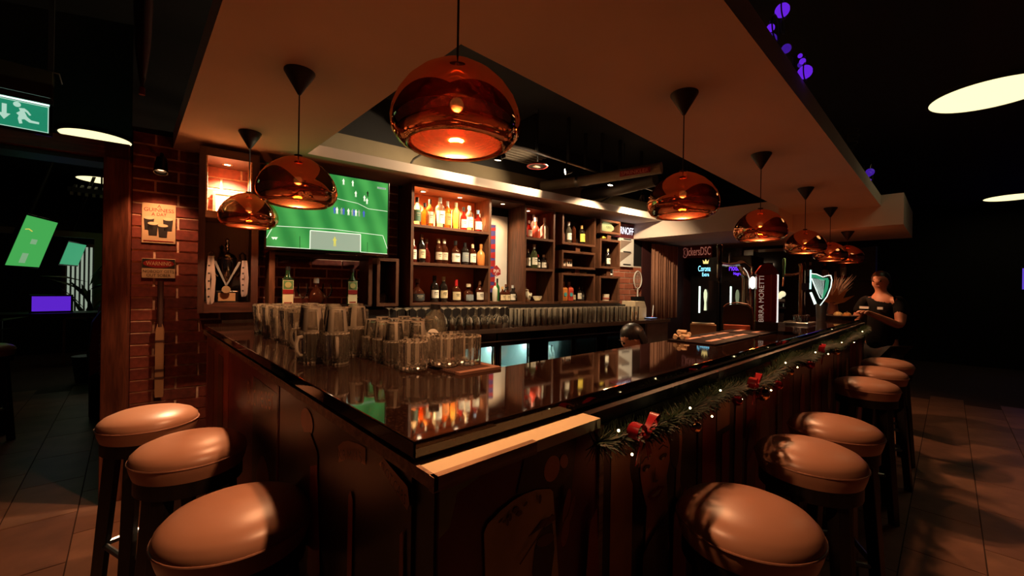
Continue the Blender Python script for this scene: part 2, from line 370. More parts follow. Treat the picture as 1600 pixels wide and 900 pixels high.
art5 = [('board', 'red', [(.08, .1), (.08, .98), (.2, .98), (.2, .1)]), ('board', 'brown', [(.28, .1), (.28, .98), (.33, .98), (.33, .1)]), ('bottle_print', 'rust', [(.42, .1), (.42, .75), (.45, .9), (.50, .9), (.53, .75), (.53, .1)])]
panel((1.915, -.03, 0), 0, .66, 'brown', art5)
MB().box(2.58, 2.595, -.042, -.03, .06, 1.035).build('panel_strip', M_lip, bar)
for i, b_ in enumerate(('maroon', 'black', 'red')):
    panel((2.60+i*.7, -.03, 0), 0, .69, b_, [('board', 'rust', [(.1, .1), (.1, .95), (.2, .95), (.2, .1)]), ('board', 'brown', [(.3, .1), (.3, .9), (.36, .98), (.42, .9), (.42, .1)]), ('print', 'tan', ell(.54, .7, .06, .14))])
# short front (x = .02, facing -x): panel s axis runs towards -y, so loc at far end
artL = [('arch_sign', 'tan', [(.492, .985), (.52, 1.003), (.55, 1.014), (.60, 1.022), (.638, 1.024), (.639, .990), (.60, .986), (.55, .975), (.497, .950)]), ('figure', 'rust', ell(.27, .985, .05, .035)), ('figure', 'hair', [(.18, .60), (.20, .94), (.30, .965), (.36, .93), (.38, .60)]), ('figure', 'red', [(.30, .60), (.31, .88), (.36, .90), (.40, .60)]), ('pump', 'rust', [(.56, .60), (.562, .90), (.572, .915), (.585, .90), (.585, .60)]), ('pump', 'rust', [(.785, .6), (.79, .92), (.80, .93), (.815, .6)])]
pl1 = panel((.02, .85, 0), -PI/2, .82, 'black', artL)
text('IXIR MILLS', M_panels['hair'], pl1, w=.135, h=.022, loc=(.566, -.0125, .988), rot=(PI/2, -R(14), 0))
flat.k = 7
sl = flat([(.708, 1.016), (.724, 1.032), (.815, 1.012), (.822, .985), (.815, .972)], 'tan', pl1, 'arrow_sign')
text('SLOT CARS', M_panels['hair'], pl1, w=.098, h=.020, loc=(.765, -.0125, 1.002), rot=(PI/2, R(17), 0))
panel((.02, 1.74, 0), -PI/2, .88, 'maroon', [('label_print', 'black', [(.52, .40), (.52, 1.0), (.86, 1.0), (.86, .40)]), ('label_disc', 'brown', ell(.70, .55, .12, .2)), ('edge', 'grey', [(.865, .1), (.865, 1.03), (.872, 1.03), (.872, .1)])])
bw = text('Budweiser', M_panels['tan'], bar, w=.40, h=.09, loc=(.012, 1.115, .95), rot=(PI/2, -R(9), -PI/2))
panel((.02, 2.49, 0), -PI/2, .74, 'rust', [('board', 'maroon', [(.05, .1), (.05, .98), (.3, .98), (.3, .1)]), ('board', 'brown', [(.45, .1), (.45, .98), (.6, .98), (.6, .1)])])

# ------------------------------------------------------------------ back counter with riser
bc = thing('back_counter', 'long dark back counter with granite worktop under the bottle shelves', 'counter', OB, TH)
MB().box(-.82, 3.23, -.36, .30, .965, 1.0).build('worktop', M_granite, bc, bevel=.003)
MB().box(-.82, 3.23, -.362, -.352, .962, .998).build('front_edge', mat('worktop_edge', (.16, .10, .07), .35), bc)
MB().box(-.0, 2.72, .0, .29, 1.0, 1.185).build('riser', M_blackwood, bc)
MB().box(-1.28, -.02, .03, .29, 1.0, 1.160).build('riser', M_blackwood, bc)
MB().box(-.80, .31, -.30, .28, .05, .965).build('base_cabinet', M_blackwood, bc)
MB().box(2.45, 2.80, -.30, .28, .05, .965).build('base_cabinet', M_blackwood, bc)
MB().box(2.80, 3.22, -.33, .28, .05, .965).build('steel_end', mat('steel_panel', (.45, .50, .50), .45, .6, var=.15), bc)
MB().box(-.2, 2.45, -.302, -.30, .875, .884).build('door_rail', M_steel, bc)
MB().box(.318, .326, -.31, -.30, .4, .965).build('divider_strip', M_chrome, bc)

# fridges under the counter
M_fr_in = mat('fridge_liner', (.72, .82, .80), .5, var=.02)
M_fr_led = glow('fridge_lamp', (.62, .95, .90), 34)
def fridge(u0, u1, label, stock, where):
    f = thing('bar_fridge', label, 'fridge', B(u0, -.30, .05), TH); W = u1-u0
    t = .03
    b = MB().box(0, W, .0, .5, .0, .52).box(0, W, 0, .5, .80, .90).box(0, t, 0, .5, .52, .80).box(W-t, W, 0, .5, .52, .80).box(0, W, .44, .5, .52, .80)
    b.build('cabinet', M_blackgloss, f)
    l = MB().box(t, W-t, .43, .438, .53, .79).box(t, W-t, .01, .43, .52, .53).box(t, t+.008, .01, .43, .53, .79).box(W-t-.008, W-t, .01, .43, .53, .79)
    l.build('liner', M_fr_in, f)
    MB().box(t+.01, W-t-.01, .03, .05, .785, .795).build('fridge_light', M_fr_led, f)
    d = MB().box(.012, .03, -.012, 0, .5, .81).box(W-.03, W-.012, -.012, 0, .5, .81).box(.012, W-.012, -.012, 0, .79, .81).box(.012, W-.012, -.012, 0, .5, .52).build('door_frame', M_blackgloss, f)
    MB().box(W-.035, W-.03, -.02, -.012, .53, .79).build('door_handle', M_chrome, d)
    MB().box(.03, W-.03, -.007, -.004, .52, .79).build('door_glass', thin('fridge_glass', (.93, .98, .97)), f)
    for k, (du, dv, h, r, c, cap) in enumerate(stock):
        mini_bottle(B(u0+du, -.30+dv, .58), h, r, c, cap, where)
def mini_bottle(loc, h, r, c, cap, where):
    key = str(c)
    m = mat('stock_'+key, c, .2, var=.05)
    o = thing('bottle', STOCK.get(c, 'small bottle')+' '+where, 'bottle', loc, TH, 'bottles in the fridges')
    MB().lathe([(0, 0), (r, .003), (r, h*.55), (r*.8, h*.66), (r*.4, h*.78), (r*.36, h*.93), (0, h*.93)], 10).build('body', m, o, True)
    MB().cyl(r*.42, h*.92, h, 10).build('cap', mat('stock_cap_'+str(cap), cap, .35), o, True)
    MB().lathe([(r*1.02, h*.15), (r*1.02, h*.45)], 10).build('label_band', M_paper, o, True)
STOCK = {(.75, .68, .32): 'pale yellow glass bottle', (.12, .05, .02): 'brown glass bottle', (.5, .55, .5): 'clear glass bottle', (.02, .12, .04): 'green glass bottle', (.08, .06, .45): 'blue drink can-shaped bottle', (.02, .02, .02): 'black bottle'}
fridge(.33, .67, 'bar fridge with rows of pale yellow bottles, first from the glass shelf strip', [(.10, .12, .17, .026, (.75, .68, .32), (.8, .75, .5)), (.155, .13, .17, .026, (.75, .68, .32), (.8, .75, .5)), (.21, .12, .17, .026, (.75, .68, .32), (.8, .75, .5)), (.26, .16, .17, .026, (.75, .68, .32), (.8, .75, .5))], 'in the yellow-stocked fridge')
fridge(.69, 1.06, 'nearly empty bar fridge with one brown bottle against a pale green liner', [(.09, .18, .19, .03, (.12, .05, .02), (.75, .7, .5)), (.10, .28, .18, .03, (.02, .02, .02), (.8, .8, .8))], 'in the nearly empty fridge')
fridge(1.24, 1.60, 'bar fridge with clear and brown bottles beside the empty one', [(.09, .14, .19, .03, (.12, .05, .02), (.7, .7, .7)), (.16, .12, .2, .028, (.5, .55, .5), (.8, .8, .8)), (.22, .14, .2, .028, (.5, .55, .5), (.1, .1, .1)), (.11, .26, .2, .03, (.02, .12, .04), (.8, .8, .8))], 'in the fridge of clear bottles')
fridge(1.62, 1.97, 'bar fridge with blue cans in front of a mint liner', [(.09, .10, .15, .028, (.08, .06, .45), (.6, .6, .65)), (.15, .10, .15, .028, (.08, .06, .45), (.6, .6, .65)), (.12, .18, .15, .028, (.08, .06, .45), (.5, .1, .15))], 'in the fridge of blue cans')
fridge(2.10, 2.44, 'dark bar fridge with black bottles beside the bartender', [(.07, .08, .19, .03, (.02, .02, .02), (.3, .3, .3)), (.13, .08, .19, .03, (.02, .02, .02), (.3, .3, .3)), (.10, .16, .19, .03, (.02, .12, .04), (.3, .3, .3))], 'in the dark fridge')

# ------------------------------------------------------------------ shelf units
DEP = .285; T_ = .024
def box_frame(root, u0, u1, z0, z1, back, top=True, bottom=True):
    MB().box(u0, u0+T_, 0, DEP, z0, z1).build('side_panel', M_walnutv, root)
    MB().box(u1-T_, u1, 0, DEP, z0, z1).build('side_panel', M_walnutv, root)
    if top: MB().box(u0+T_, u1-T_, 0, DEP, z1-T_, z1).build('top_board', M_walnut, root)
    if bottom: MB().box(u0+T_, u1-T_, 0, DEP, z0, z0+T_).build('bottom_board', M_walnut, root)
    MB().box(u0+T_, u1-T_, DEP-.012, DEP, z0+T_, z1-T_).build('back_panel', back, root)
M_wboard = wood('walnut_dark_back', (.05, .02, .012), .5)
M_redback = mat('red_back_panel', (.66, .20, .08), .6, var=.1)
M_down = glow('downlight_glow', (1, .8, .5), 14)
M_ring = mat('downlight_ring', (.6, .5, .4), .3, .6)
def downlight(root, u, v, z, power, spot=125, c=(1, .55, .25)):
    MB().lathe([(.020, -.004), (.030, -.004), (.032, 0), (.020, 0)], 18, (u, v, z)).build('downlight_rim', M_ring, root, True)
    MB().cyl(.019, -.002, .0, 16, (u, v, z)).build('downlight_lens', M_down, root)
    lamp('downlight_lamp', 'SPOT', (u, v, z-.012), power, c, root, .018, spot, .6)
s1 = thing('bottle_shelf', 'widest walnut bottle shelf with three tiers and a glowing top tier', 'shelf', B(0, 0, 0), TH)
box_frame(s1, 0, .80, 1.188, 2.215, M_redback)
for z in (1.852, 1.532): MB().box(T_, .80-T_, .0, DEP-.012, z, z+.024).build('shelf_board', M_walnut, s1)
downlight(s1, .16, .13, 2.19, 120, c=(1, .62, .28)); downlight(s1, .53, .13, 2.19, 135, c=(1, .62, .28))
s2 = thing('bottle_shelf', 'narrow walnut shelf with white teapot on its lowest tier', 'shelf', B(0, 0, 0), TH)
box_frame(s2, 1.205, 1.62, 1.188, 2.19, mat('maroon_back_panel', (.22, .03, .02), .6))
for z in (1.848, 1.532): MB().box(1.205+T_, 1.62-T_, .0, DEP-.012, z, z+.024).build('shelf_board', M_walnut, s2)
downlight(s2, 1.34, .12, 2.166, 24, c=(1, .4, .25))
MB().box(.80, 1.205, .0, DEP, 1.188, 1.212).build('linking_board', M_walnut, s2)
MB().box(.80, 1.205, .0, .30, 2.19, 2.215).build('linking_board', M_walnut, s2)
downlight(s2, 1.0, .10, 2.19, 9)
s3 = thing('bottle_shelf', 'walnut shelf of three stacked boxes with orange bottles in the bottom box', 'shelf', B(0, 0, 0), TH)
box_frame(s3, 1.725, 2.258, 1.838, 2.175, M_wboard, top=False); box_frame(s3, 1.725, 2.258, 1.575, 1.772, M_wboard); box_frame(s3, 1.725, 2.258, 1.188, 1.525, M_wboard)
MB().box(1.95, 2.02, .02, .2, 1.772, 1.838).build('spacer_block', M_walnut, s3); MB().box(1.95, 2.02, .02, .2, 1.525, 1.575).build('spacer_block', M_walnut, s3)
s4 = thing('bottle_shelf', 'narrow walnut shelf of three stacked boxes with an oval sign in the top box', 'shelf', B(0, 0, 0), TH)
box_frame(s4, 2.335, 2.70, 2.018, 2.18, M_wboard); box_frame(s4, 2.335, 2.70, 1.60, 1.95, M_wboard); box_frame(s4, 2.335, 2.70, 1.188, 1.51, M_wboard)
MB().box(2.48, 2.55, .02, .2, 1.95, 2.018).build('spacer_block', M_walnut, s4); MB().box(2.48, 2.55, .02, .2, 1.51, 1.60).build('spacer_block', M_walnut, s4)
MB().box(1.62, 1.725, .02, DEP, 1.188, 1.212).build('linking_board', M_walnut, s3); MB().box(2.258, 2.335, .02, DEP, 1.188, 1.212).build('linking_board', M_walnut, s4)

# trophy niche unit and cabinet under the television
M_nl = wood('niche_oak', (.42, .22, .11), .5); M_darkv = wood('mahogany_upright', (.045, .014, .009), .4, axis=2); M_darkw = wood('mahogany', (.06, .02, .012), .4)
nc = thing('trophy_cabinet', 'tall wood cabinet on the brick wall with lit upper niche and trophy recess', 'cabinet', B(0, 0, 0), TH)
MB().box(-1.41, -1.375, .0, .30, 1.16, 2.22).build('side_panel', M_darkv, nc); MB().box(-1.125, -1.085, .0, .30, 1.16, 2.22).build('side_panel', M_darkv, nc)
MB().box(-1.375, -1.125, .0, .30, 2.165, 2.22).build('top_board', M_darkw, nc); MB().box(-1.375, -1.125, .0, .30, 1.77, 1.815).build('shelf_board', M_nl, nc); MB().box(-1.375, -1.367, .003, .30, 1.815, 2.165).build('niche_liner', M_nl, nc); MB().box(-1.133, -1.125, .003, .30, 1.815, 2.165).build('niche_liner', M_nl, nc)
MB().box(-1.375, -1.125, .0, .30, 1.16, 1.225).build('bottom_board', M_darkw, nc); MB().box(-1.375, -1.125, .25, .27, 1.225, 1.77).build('back_panel', M_blackwood, nc)
downlight(nc, -1.26, .17, 2.165, 130, c=(1, .66, .36))
pf = thing('picture_frame', 'small wood picture frame with pale print in the lit niche', 'picture frame', B(-1.262, .24, 1.816), TH, rot=(R(-10), 0, TH))
MB().box(-.075, .075, 0, .018, 0, .02).box(-.075, .075, 0, .018, .16, .18).box(-.075, -.058, 0, .018, .02, .16).box(.058, .075, 0, .018, .02, .16).build('frame', M_walnut, pf)
MB().box(-.058, .058, .008, .014, .02, .16).build('print_sheet', M_paper, pf)
dv = thing('dark_display_case', 'open dark wood display case behind the green-label bottles', 'cabinet', B(0, 0, 0), TH)
MB().box(-1.02, -.985, .0, .25, 1.19, 1.58).build('side_panel', M_walnutv, dv); MB().box(-.345, -.315, .0, .25, 1.19, 1.58).build('side_panel', M_walnutv, dv)
MB().box(-.985, -.345, .0, .25, 1.555, 1.58).build('top_board', M_blackwood, dv); MB().box(-1.02, -.315, .0, .25, 1.186, 1.20).build('bottom_board', M_blackwood, dv)
c2 = thing('glass_cabinet', 'small upright wood-framed cabinet with one glass beside the wide shelf', 'cabinet', B(0, 0, 0), TH)
box_frame(c2, -.278, -.10, 1.187, 1.575, M_blackwood)

# ------------------------------------------------------------------ bottles
def glassmat(k):
    return dict(clear=lambda: thin('bottle_clear', (.90, .88, .80), body=(.9, .8, .6), bfac=.12),
        yellow=lambda: thin('bottle_yellow', (.95, .72, .28), body=(.95, .7, .3), bfac=.25),
        amber=lambda: thin('bottle_amber', (.80, .34, .10), body=(.7, .25, .06), bfac=.22),
        red=lambda: thin('bottle_red', (.55, .08, .04), body=(.45, .05, .03), bfac=.3),
        whisky=lambda: thin('bottle_whisky', (.35, .09, .03), body=(.22, .05, .02), bfac=.35),
        dark=lambda: mat('bottle_dark', (.012, .008, .006), .06, var=0, coat=.5),
        green=lambda: mat('bottle_green', (.02, .11, .025), .08, var=0, coat=.5),
        greenclear=lambda: thin('bottle_greenclear', (.55, .62, .30), body=(.4, .45, .2), bfac=.2),
        orange=lambda: mat('bottle_orange', (.62, .21, .05), .3, var=.05),
        coral=lambda: mat('bottle_coral', (.62, .10, .05), .25, var=.05),
        pink=lambda: thin('bottle_pink', (.75, .38, .30), body=(.6, .25, .2), bfac=.25),
        white=lambda: mat('bottle_white', (.72, .66, .52), .3, var=.04),
        blue=lambda: mat('bottle_blue', (.05, .10, .35), .2, var=.04))[k]()
CAPS = dict(black=(.012, .01, .01), white=(.75, .7, .6), cream=(.6, .48, .3), red=(.5, .02, .02), gold=(.6, .36, .12), brown=(.15, .06, .03), blue=(.2, .35, .6), silver=(.6, .6, .6), orange=(.6, .22, .06))
LABS = dict(white=(.78, .72, .58), cream=(.72, .58, .34), green=(.05, .13, .07), grey=(.22, .24, .24), yellow=(.78, .6, .08), orange=(.75, .25, .05), dark=(.03, .03, .03), teal=(.08, .42, .42), red=(.5, .03, .02), pale=(.6, .5, .36))
def profile(kind, h, r):
    if kind == 'tall': return [(0, 0), (r*.9, .002), (r, .008), (r, h*.62), (r*.93, h*.68), (r*.45, h*.79), (r*.34, h*.84), (r*.33, h*.97), (0, h*.97)], .33, .14, .55
    if kind == 'squat': return [(0, 0), (r*.92, .002), (r, .008), (r, h*.50), (r*.85, h*.60), (r*.4, h*.70), (r*.3, h*.76), (r*.3, h*.96), (0, h*.96)], .3, .10, .46
    if kind == 'bulb': return [(0, 0), (r*.8, .002), (r*.98, h*.1), (r, h*.28), (r*.9, h*.44), (r*.55, h*.56), (r*.28, h*.64), (r*.26, h*.95), (0, h*.95)], .28, .08, .36
    if kind == 'wine': return [(0, 0), (r*.95, .002), (r, .008), (r, h*.58), (r*.8, h*.68), (r*.42, h*.75), (r*.36, h*.97), (0, h*.97)], .38, .16, .46
    if kind == 'flask': return [(0, 0), (r*.9, .002), (r, h*.08), (r, h*.42), (r*.8, h*.56), (r*.35, h*.64), (r*.33, h*.95), (0, h*.95)], .36, .08, .4
def bottle(loc, kind, h, r, g, cap, lab, label, group, capf=.82, disc=False, sq=False, rz=TH):
    o = thing('bottle', label, 'bottle', loc, rz, group)
    p, nr, l0, l1 = profile(kind, h, r); n = 4 if sq else 16
    T = Matrix.Rotation(PI/4, 4, 'Z') if sq else None; k = 1.25 if sq else 1
    sy = .62 if kind == 'flask' else 1
    MB().lathe([(q*(k if q > r*.5 else 1), z) for q, z in p], n, T=T, sy=1 if sq else sy).build('glass_body', glassmat(g), o, not sq, bevel=.003 if sq else 0)
    MB().lathe([(0, h*capf), (r*(nr+.07), h*capf), (r*(nr+.07), h), (0, h)], 12, T=T).build('cap', mat('cap_'+cap, CAPS[cap], .35), o, True)
    if lab:
        lm = mat('label_'+lab, LABS[lab], .6, var=.08)
        if sq or kind == 'flask': lb = MB().box(-r*.72, r*.72, -r*(.90*sy if not sq else .90)-.0015, -r*.88*sy, h*l0, h*l1).build('paper_label', lm, o)
        else: lb = MB().lathe([(r+.0006, h*l0), (r+.0006, h*l1)], 14, arc=(-PI/2-1.15, -PI/2+1.15)).build('paper_label', lm, o, True)
        ink = mat('label_ink_'+('pale' if lab in ('green', 'dark', 'grey', 'teal', 'red') else 'dark'), (.5, .42, .28) if lab in ('green', 'dark', 'grey', 'teal', 'red') else (.05, .03, .02), .6)
        zc = h*(l0+(l1-l0)*.66); yf = -r*(sy if not sq else .92)-.002
        MB().box(-r*.45, r*.45, yf, yf+.0012, zc, zc+h*.022).box(-r*.3, r*.3, yf, yf+.0012, zc-h*.07, zc-h*.055).build('label_print', ink, lb)
        if disc: MB().cyl(r*.55, 0, .002, 16, T=Matrix.Translation((0, yf-.0005, h*(l0+l1)/2)) @ Matrix.Rotation(PI/2, 4, 'X')).build('label_disc', mat('label_'+disc, LABS[disc], .6), lb)
    return o
ga = 'bottles on the glowing top tier'; za = 1.876
V0 = .09
def row(lst, z, group, where):
    for (u, dvv, kind, h, r, g, cap, lab, desc, kw) in lst:
        bottle(B(u, V0+dvv, z), kind, h, r, g, cap, lab, desc+' '+where, group, **kw)
row([(.087, 0, 'tall', .245, .036, 'clear', 'black', 'green', 'clear bottle with dark green label and black cap', {}),
     (.159, 0, 'squat', .205, .038, 'amber', 'black', None, 'short amber bottle with black cap and no label', {}),
     (.222, .03, 'tall', .25, .034, 'amber', 'black', 'pale', 'tall amber bottle with pale label', {}),
     (.302, -.01, 'tall', .27, .043, 'clear', 'white', 'white', 'largest clear bottle with wide white label', {}),
     (.391, .02, 'tall', .255, .036, 'amber', 'white', 'orange', 'amber bottle with orange label and white cap', {}),
     (.467, .0, 'tall', .25, .036, 'yellow', 'cream', None, 'pale yellow bottle with cream cap', {}),
     (.537, -.02, 'squat', .215, .033, 'red', 'black', 'white', 'red bottle with white label and black stopper', {}),
     (.612, .0, 'tall', .24, .035, 'clear', 'white', 'white', 'slim clear bottle with white label and white cap', {}),
     (.693, -.02, 'squat', .205, .04, 'red', 'blue', 'white', 'red bottle with round white label and pale blue cap', dict(disc='white')),
     (.752, .05, 'squat', .19, .032, 'yellow', 'white', 'pale', 'small yellow bottle with pale label by the shelf side', {})], za, ga, 'on the glowing top tier')
row([(.058, 0, 'tall', .2, .03, 'red', 'white', 'white', 'reddish bottle with long white label against the shelf side', {}),
     (.135, 0, 'wine', .25, .034, 'dark', 'brown', 'cream', 'tall black bottle with low cream label', {}),
     (.195, .03, 'bulb', .215, .036, 'red', 'cream', None, 'round-bellied red bottle', {}),
     (.302, .01, 'wine', .225, .036, 'whisky', 'cream', 'pale', 'dark whisky bottle with cream cap', {}),
     (.359, .01, 'wine', .225, .036, 'whisky', 'white', 'pale', 'dark whisky bottle with white cap', {}),
     (.457, -.02, 'squat', .215, .044, 'whisky', 'black', 'white', 'square-shouldered bottle with big white label', {}),
     (.569, .0, 'tall', .21, .038, 'dark', 'black', 'grey', 'black bottle with grey label', {}),
     (.652, .0, 'tall', .2, .034, 'whisky', 'cream', 'white', 'brown bottle with slanting white label', {}),
     (.732, -.02, 'squat', .205, .040, 'orange', 'orange', None, 'solid orange bottle', {})], 1.557, 'bottles on the middle tier', 'on the middle tier')
row([(.112, .02, 'bulb', .205, .062, 'whisky', 'brown', 'dark', 'wide round decanter of whisky', {}),
     (.265, .0, 'wine', .235, .038, 'dark', 'black', 'white', 'black bottle with plain white label', {}),
     (.353, .0, 'wine', .23, .038, 'dark', 'cream', 'cream', 'black bottle with cream label and cream neck', {}),
     (.475, -.01, 'squat', .205, .044, 'whisky', 'red', 'cream', 'bottle with red wax neck and cream label', dict(capf=.66)),
     (.612, .0, 'flask', .17, .055, 'whisky', 'cream', 'grey', 'flat round flask with grey medallion', dict(disc='grey')),
     (.735, .0, 'squat', .20, .042, 'whisky', 'brown', 'white', 'dark squat bottle with low white band', {})], 1.213, 'bottles on the lowest tier', 'on the lowest tier of the widest shelf')
row([(.862, .06, 'tall', .17, .028, 'whisky', 'cream', 'white', 'small brown bottle', {}),
     (.915, .0, 'tall', .19, .026, 'white', 'red', None, 'white bottle with red cap', {}),
     (.972, .05, 'wine', .23, .028, 'green', 'green' if False else 'black', None, 'green bottle with dark neck', {}),
     (.985, -.03, 'squat', .15, .03, 'whisky', 'gold', 'cream', 'short bottle with gold cap', {}),
     (1.045, -.03, 'squat', .15, .03, 'whisky', 'black', 'cream', 'short bottle with black cap', {}),
     (1.075, .04, 'squat', .175, .03, 'dark', 'brown', 'dark', 'dark bottle with brown cap', {}),
     (1.115, -.02, 'squat', .165, .034, 'dark', 'silver', 'white', 'dark squat bottle with silver cap', {}),
     (1.165, .02, 'squat', .14, .03, 'dark', 'black', 'dark', 'plain black bottle', {})], 1.213, 'bottles in front of the framed poster', 'below the framed poster')
row([(1.262, .0, 'tall', .2, .03, 'white', 'white', 'white', 'plain white bottle', {}),
     (1.335, .0, 'squat', .185, .033, 'red', 'white', 'white', 'red bottle with white cap and white label', {}),
     (1.425, .0, 'bulb', .225, .052, 'coral', 'white', None, 'big round coral bottle', {}),
     (1.462, .08, 'tall', .27, .034, 'clear', 'silver', None, 'tall clear bottle behind the coral one', {}),
     (1.545, .0, 'squat', .235, .038, 'white', 'white', None, 'square white bottle', dict(sq=True))], 1.873, 'bottles on the narrow shelf top tier', 'on the top tier of the narrow shelf')
row([(1.262, .0, 'tall', .18, .03, 'red', 'red', 'white', 'dark red bottle', {}),
     (1.325, .0, 'tall', .2, .028, 'dark', 'white', 'white', 'slim black bottle with white neck', {}),
     (1.398, -.01, 'wine', .255, .036, 'greenclear', 'white', 'white', 'pale green wine bottle with white label', {}),
     (1.475, .02, 'squat', .155, .03, 'dark', 'red', 'white', 'short black bottle with red cap', {}),
     (1.54, .0, 'squat', .155, .04, 'dark', 'brown', 'white', 'wide black bottle with large white label', {})], 1.557, 'bottles on the narrow shelf middle tier', 'on the middle tier of the narrow shelf')
row([(1.812, .02, 'flask', .2, .055, 'pink', 'silver', None, 'pink cut-glass decanter', {}),
     (1.905, .0, 'wine', .245, .036, 'clear', 'silver', 'white', 'pale bottle with tall white label', {}),
     (2.005, .02, 'tall', .25, .028, 'whisky', 'black', None, 'slender brown bottle', {}),
     (2.115, .0, 'tall', .225, .04, 'dark', 'gold', 'yellow', 'dark bottle with bright yellow label', {})], 1.863, 'bottles in the top box', 'in the top box of the three-box shelf')
row([(1.775, .05, 'tall', .2, .026, 'clear', 'white', 'green', 'slim clear bottle behind the orange pair', {}),
     (1.835, .0, 'tall', .215, .042, 'orange', 'cream', 'orange', 'orange bottle with round teal badge', dict(disc='teal', sq=True)),
     (1.925, .0, 'tall', .215, .042, 'coral', 'cream', 'red', 'coral red bottle with round teal badge', dict(disc='teal', sq=True)),
     (2.015, .02, 'squat', .15, .028, 'dark', 'black', 'cream', 'small black bottle with cream label', {}),
     (2.085, .0, 'tall', .165, .032, 'dark', 'brown', 'white', 'black bottle with tall white label', {}),
     (2.15, .02, 'squat', .17, .03, 'dark', 'black', 'dark', 'plain black bottle', {})], 1.213, 'bottles in the bottom box', 'in the bottom box of the three-box shelf')
row([(2.40, .0, 'wine', .2, .034, 'dark', 'silver', 'white', 'black bottle with ornate white label', {}),
     (2.45, .08, 'wine', .23, .032, 'dark', 'black', 'pale', 'taller black bottle behind the ornate one', {}),
     (2.575, .0, 'wine', .23, .034, 'dark', 'cream', 'white', 'black bottle with white label and cream neck', {})], 1.625, 'bottles in the middle box', 'in the narrow middle box')
# green-label bottles under the television
M_jg = mat('herb_bottle_green', (.012, .035, .014), .08, var=0, coat=.5)
def herb(u, label):
    o = thing('bottle', label, 'bottle', B(u, -.03, 1.20), TH, 'square green-label bottles')
    MB().box(-.036, .036, -.022, .022, 0, .19).build('glass_body', M_jg, o, bevel=.005)
    MB().lathe([(0, .185), (.03, .187), (.014, .215), (.013, .265), (0, .265)], 12).build('neck', M_jg, o, True)
    MB().cyl(.015, .25, .275, 12).build('cap', mat('cap_black', CAPS['black'], .35), o, True)
    l = MB().box(-.033, .033, -.0245, -.0225, .012, .18).build('paper_label', mat('herb_label', (.70, .62, .40), .6), o)
    MB().box(-.033, .033, -.0262, -.0246, .085, .115).build('label_band', M_text_red, l)
    MB().box(-.030, .030, -.0255, -.0246, .118, .177).build('label_field', mat('herb_green', (.10, .22, .08), .6), l)
    MB().cyl(.020, 0, .002, 18, T=Matrix.Translation((0, -.0258, .148)) @ Matrix.Rotation(PI/2, 4, 'X')).build('label_disc', mat('herb_gold', (.42, .40, .16), .5), l)
    MB().box(-.024, .024, -.0255, -.0246, .02, .028).build('label_line', M_text_red, l)
herb(-.91, 'square green bottle with cream label next to the trophy cabinet side'); herb(-.478, 'square green bottle with cream label next to the small framed cabinet')
# small glasses of the dark case
def snifter(u, v, label, s=1.):
    o = thing('stemmed_glass', label, 'glass', B(u, v, 1.20), TH, 'glasses in the dark display case')
    MB().lathe([(0, 0), (.03*s, .002), (.004, .008), (.004, .05*s), (.03*s, .075*s), (.04*s, .11*s), (.03*s, .16*s)], 16).build('bowl', thin('thin_glass', (.95, .94, .92)), o, True)
snifter(-.80, .05, 'stemmed glass in the dark case next to the first green-label bottle'); snifter(-.63, .08, 'stemmed glass in the dark case next to the second green-label bottle'); 
bottle(B(-.71, .06, 1.20), 'bulb', .2, .055, 'whisky', 'silver', None, 'round dark decanter between stemmed glasses in the dark case', 'decanters')
o = thing('stemmed_glass', 'upturned glass inside the small framed cabinet', 'glass', B(-.19, .10, 1.211), TH)
MB().lathe([(.034, 0), (.036, .06), (.02, .09), (.004, .1), (.004, .15), (.028, .155), (0, .158)], 16).build('bowl', thin('thin_glass', (.95, .94, .92)), o, True)

# ------------------------------------------------------------------ pendants
M_cord = mat('cord_black', (.01, .008, .008), .6, var=0)
M_bulb = glow('bulb_glow', (1, .62, .3), 1.3)
def pendant(loc, label, power):
    ZS = loc[2]
    o = thing('pendant_lamp', label, 'pendant lamp', loc, 0, 'copper pendants over the bar')
    z0 = 1.69-ZS
    MB().lathe([(.112, .0), (.118, -.001), (.138, .010), (.152, .032), (.1555, .055), (.1515, .080), (.141, .107), (.121, .137), (.094, .163), (.062, .184), (.032, .196), (.012, .20)], 48, (0, 0, z0)).build('shade', M_copper_out, o, True)
    MB().lathe([(.112, .0), (.106, .004), (.108, .016), (.100, .045), (.080, .078), (.052, .102), (.02, .112), (0, .113)], 40, (0, 0, z0)).build('reflector', M_copper_in, o, True)
    MB().lathe([(.112, -.001), (.116, -.003), (.120, .001)], 40, (0, 0, z0)).build('rim', M_brass, o, True)
    MB().sphere(.017, (0, 0, z0+.100), 14, 8).build('bulb', M_bulb, o, True)
    MB().cyl(.016, .193, .207, 16, (0, 0, z0)).build('shade_cap', M_cord, o, True)
    MB().cyl(.0028, z0+.2, -.09, 8).build('cord', M_cord, o)
    MB().lathe([(0, 0), (.060, 0), (.060, -.006), (.006, -.098), (0, -.098)], 28).build('canopy', M_cord, o, True)
    lamp('pendant_light', 'POINT', (0, 0, z0+.080), power, (1, .48, .22), o, .016)
    return o
PW = 26.
for xy, lb in (((.235, .231), 'copper pendant lamp over the bar corner'), ((.18, 1.30), 'copper pendant over the short bar leg, next to the corner pendant'),
               ((.18, 2.265), 'copper pendant over the short bar leg, hanging by the trophy cabinet'), ((1.504, .25), 'copper pendant over the long bar, first after the corner pendant'),
               ((2.67, .262), 'copper pendant over the long bar, second after the corner pendant'), ((3.91, .267), 'copper pendant over the long bar, third after the corner pendant'),
               ((5.075, .28), 'copper pendant over the long bar, fourth after the corner pendant'), ((5.56, .20, ZL), 'copper pendant farthest along the bar from the corner pendant')):
    pendant(xy if len(xy) == 3 else (*xy, ZS), lb, PW*(.25 if len(xy) == 3 else 1))

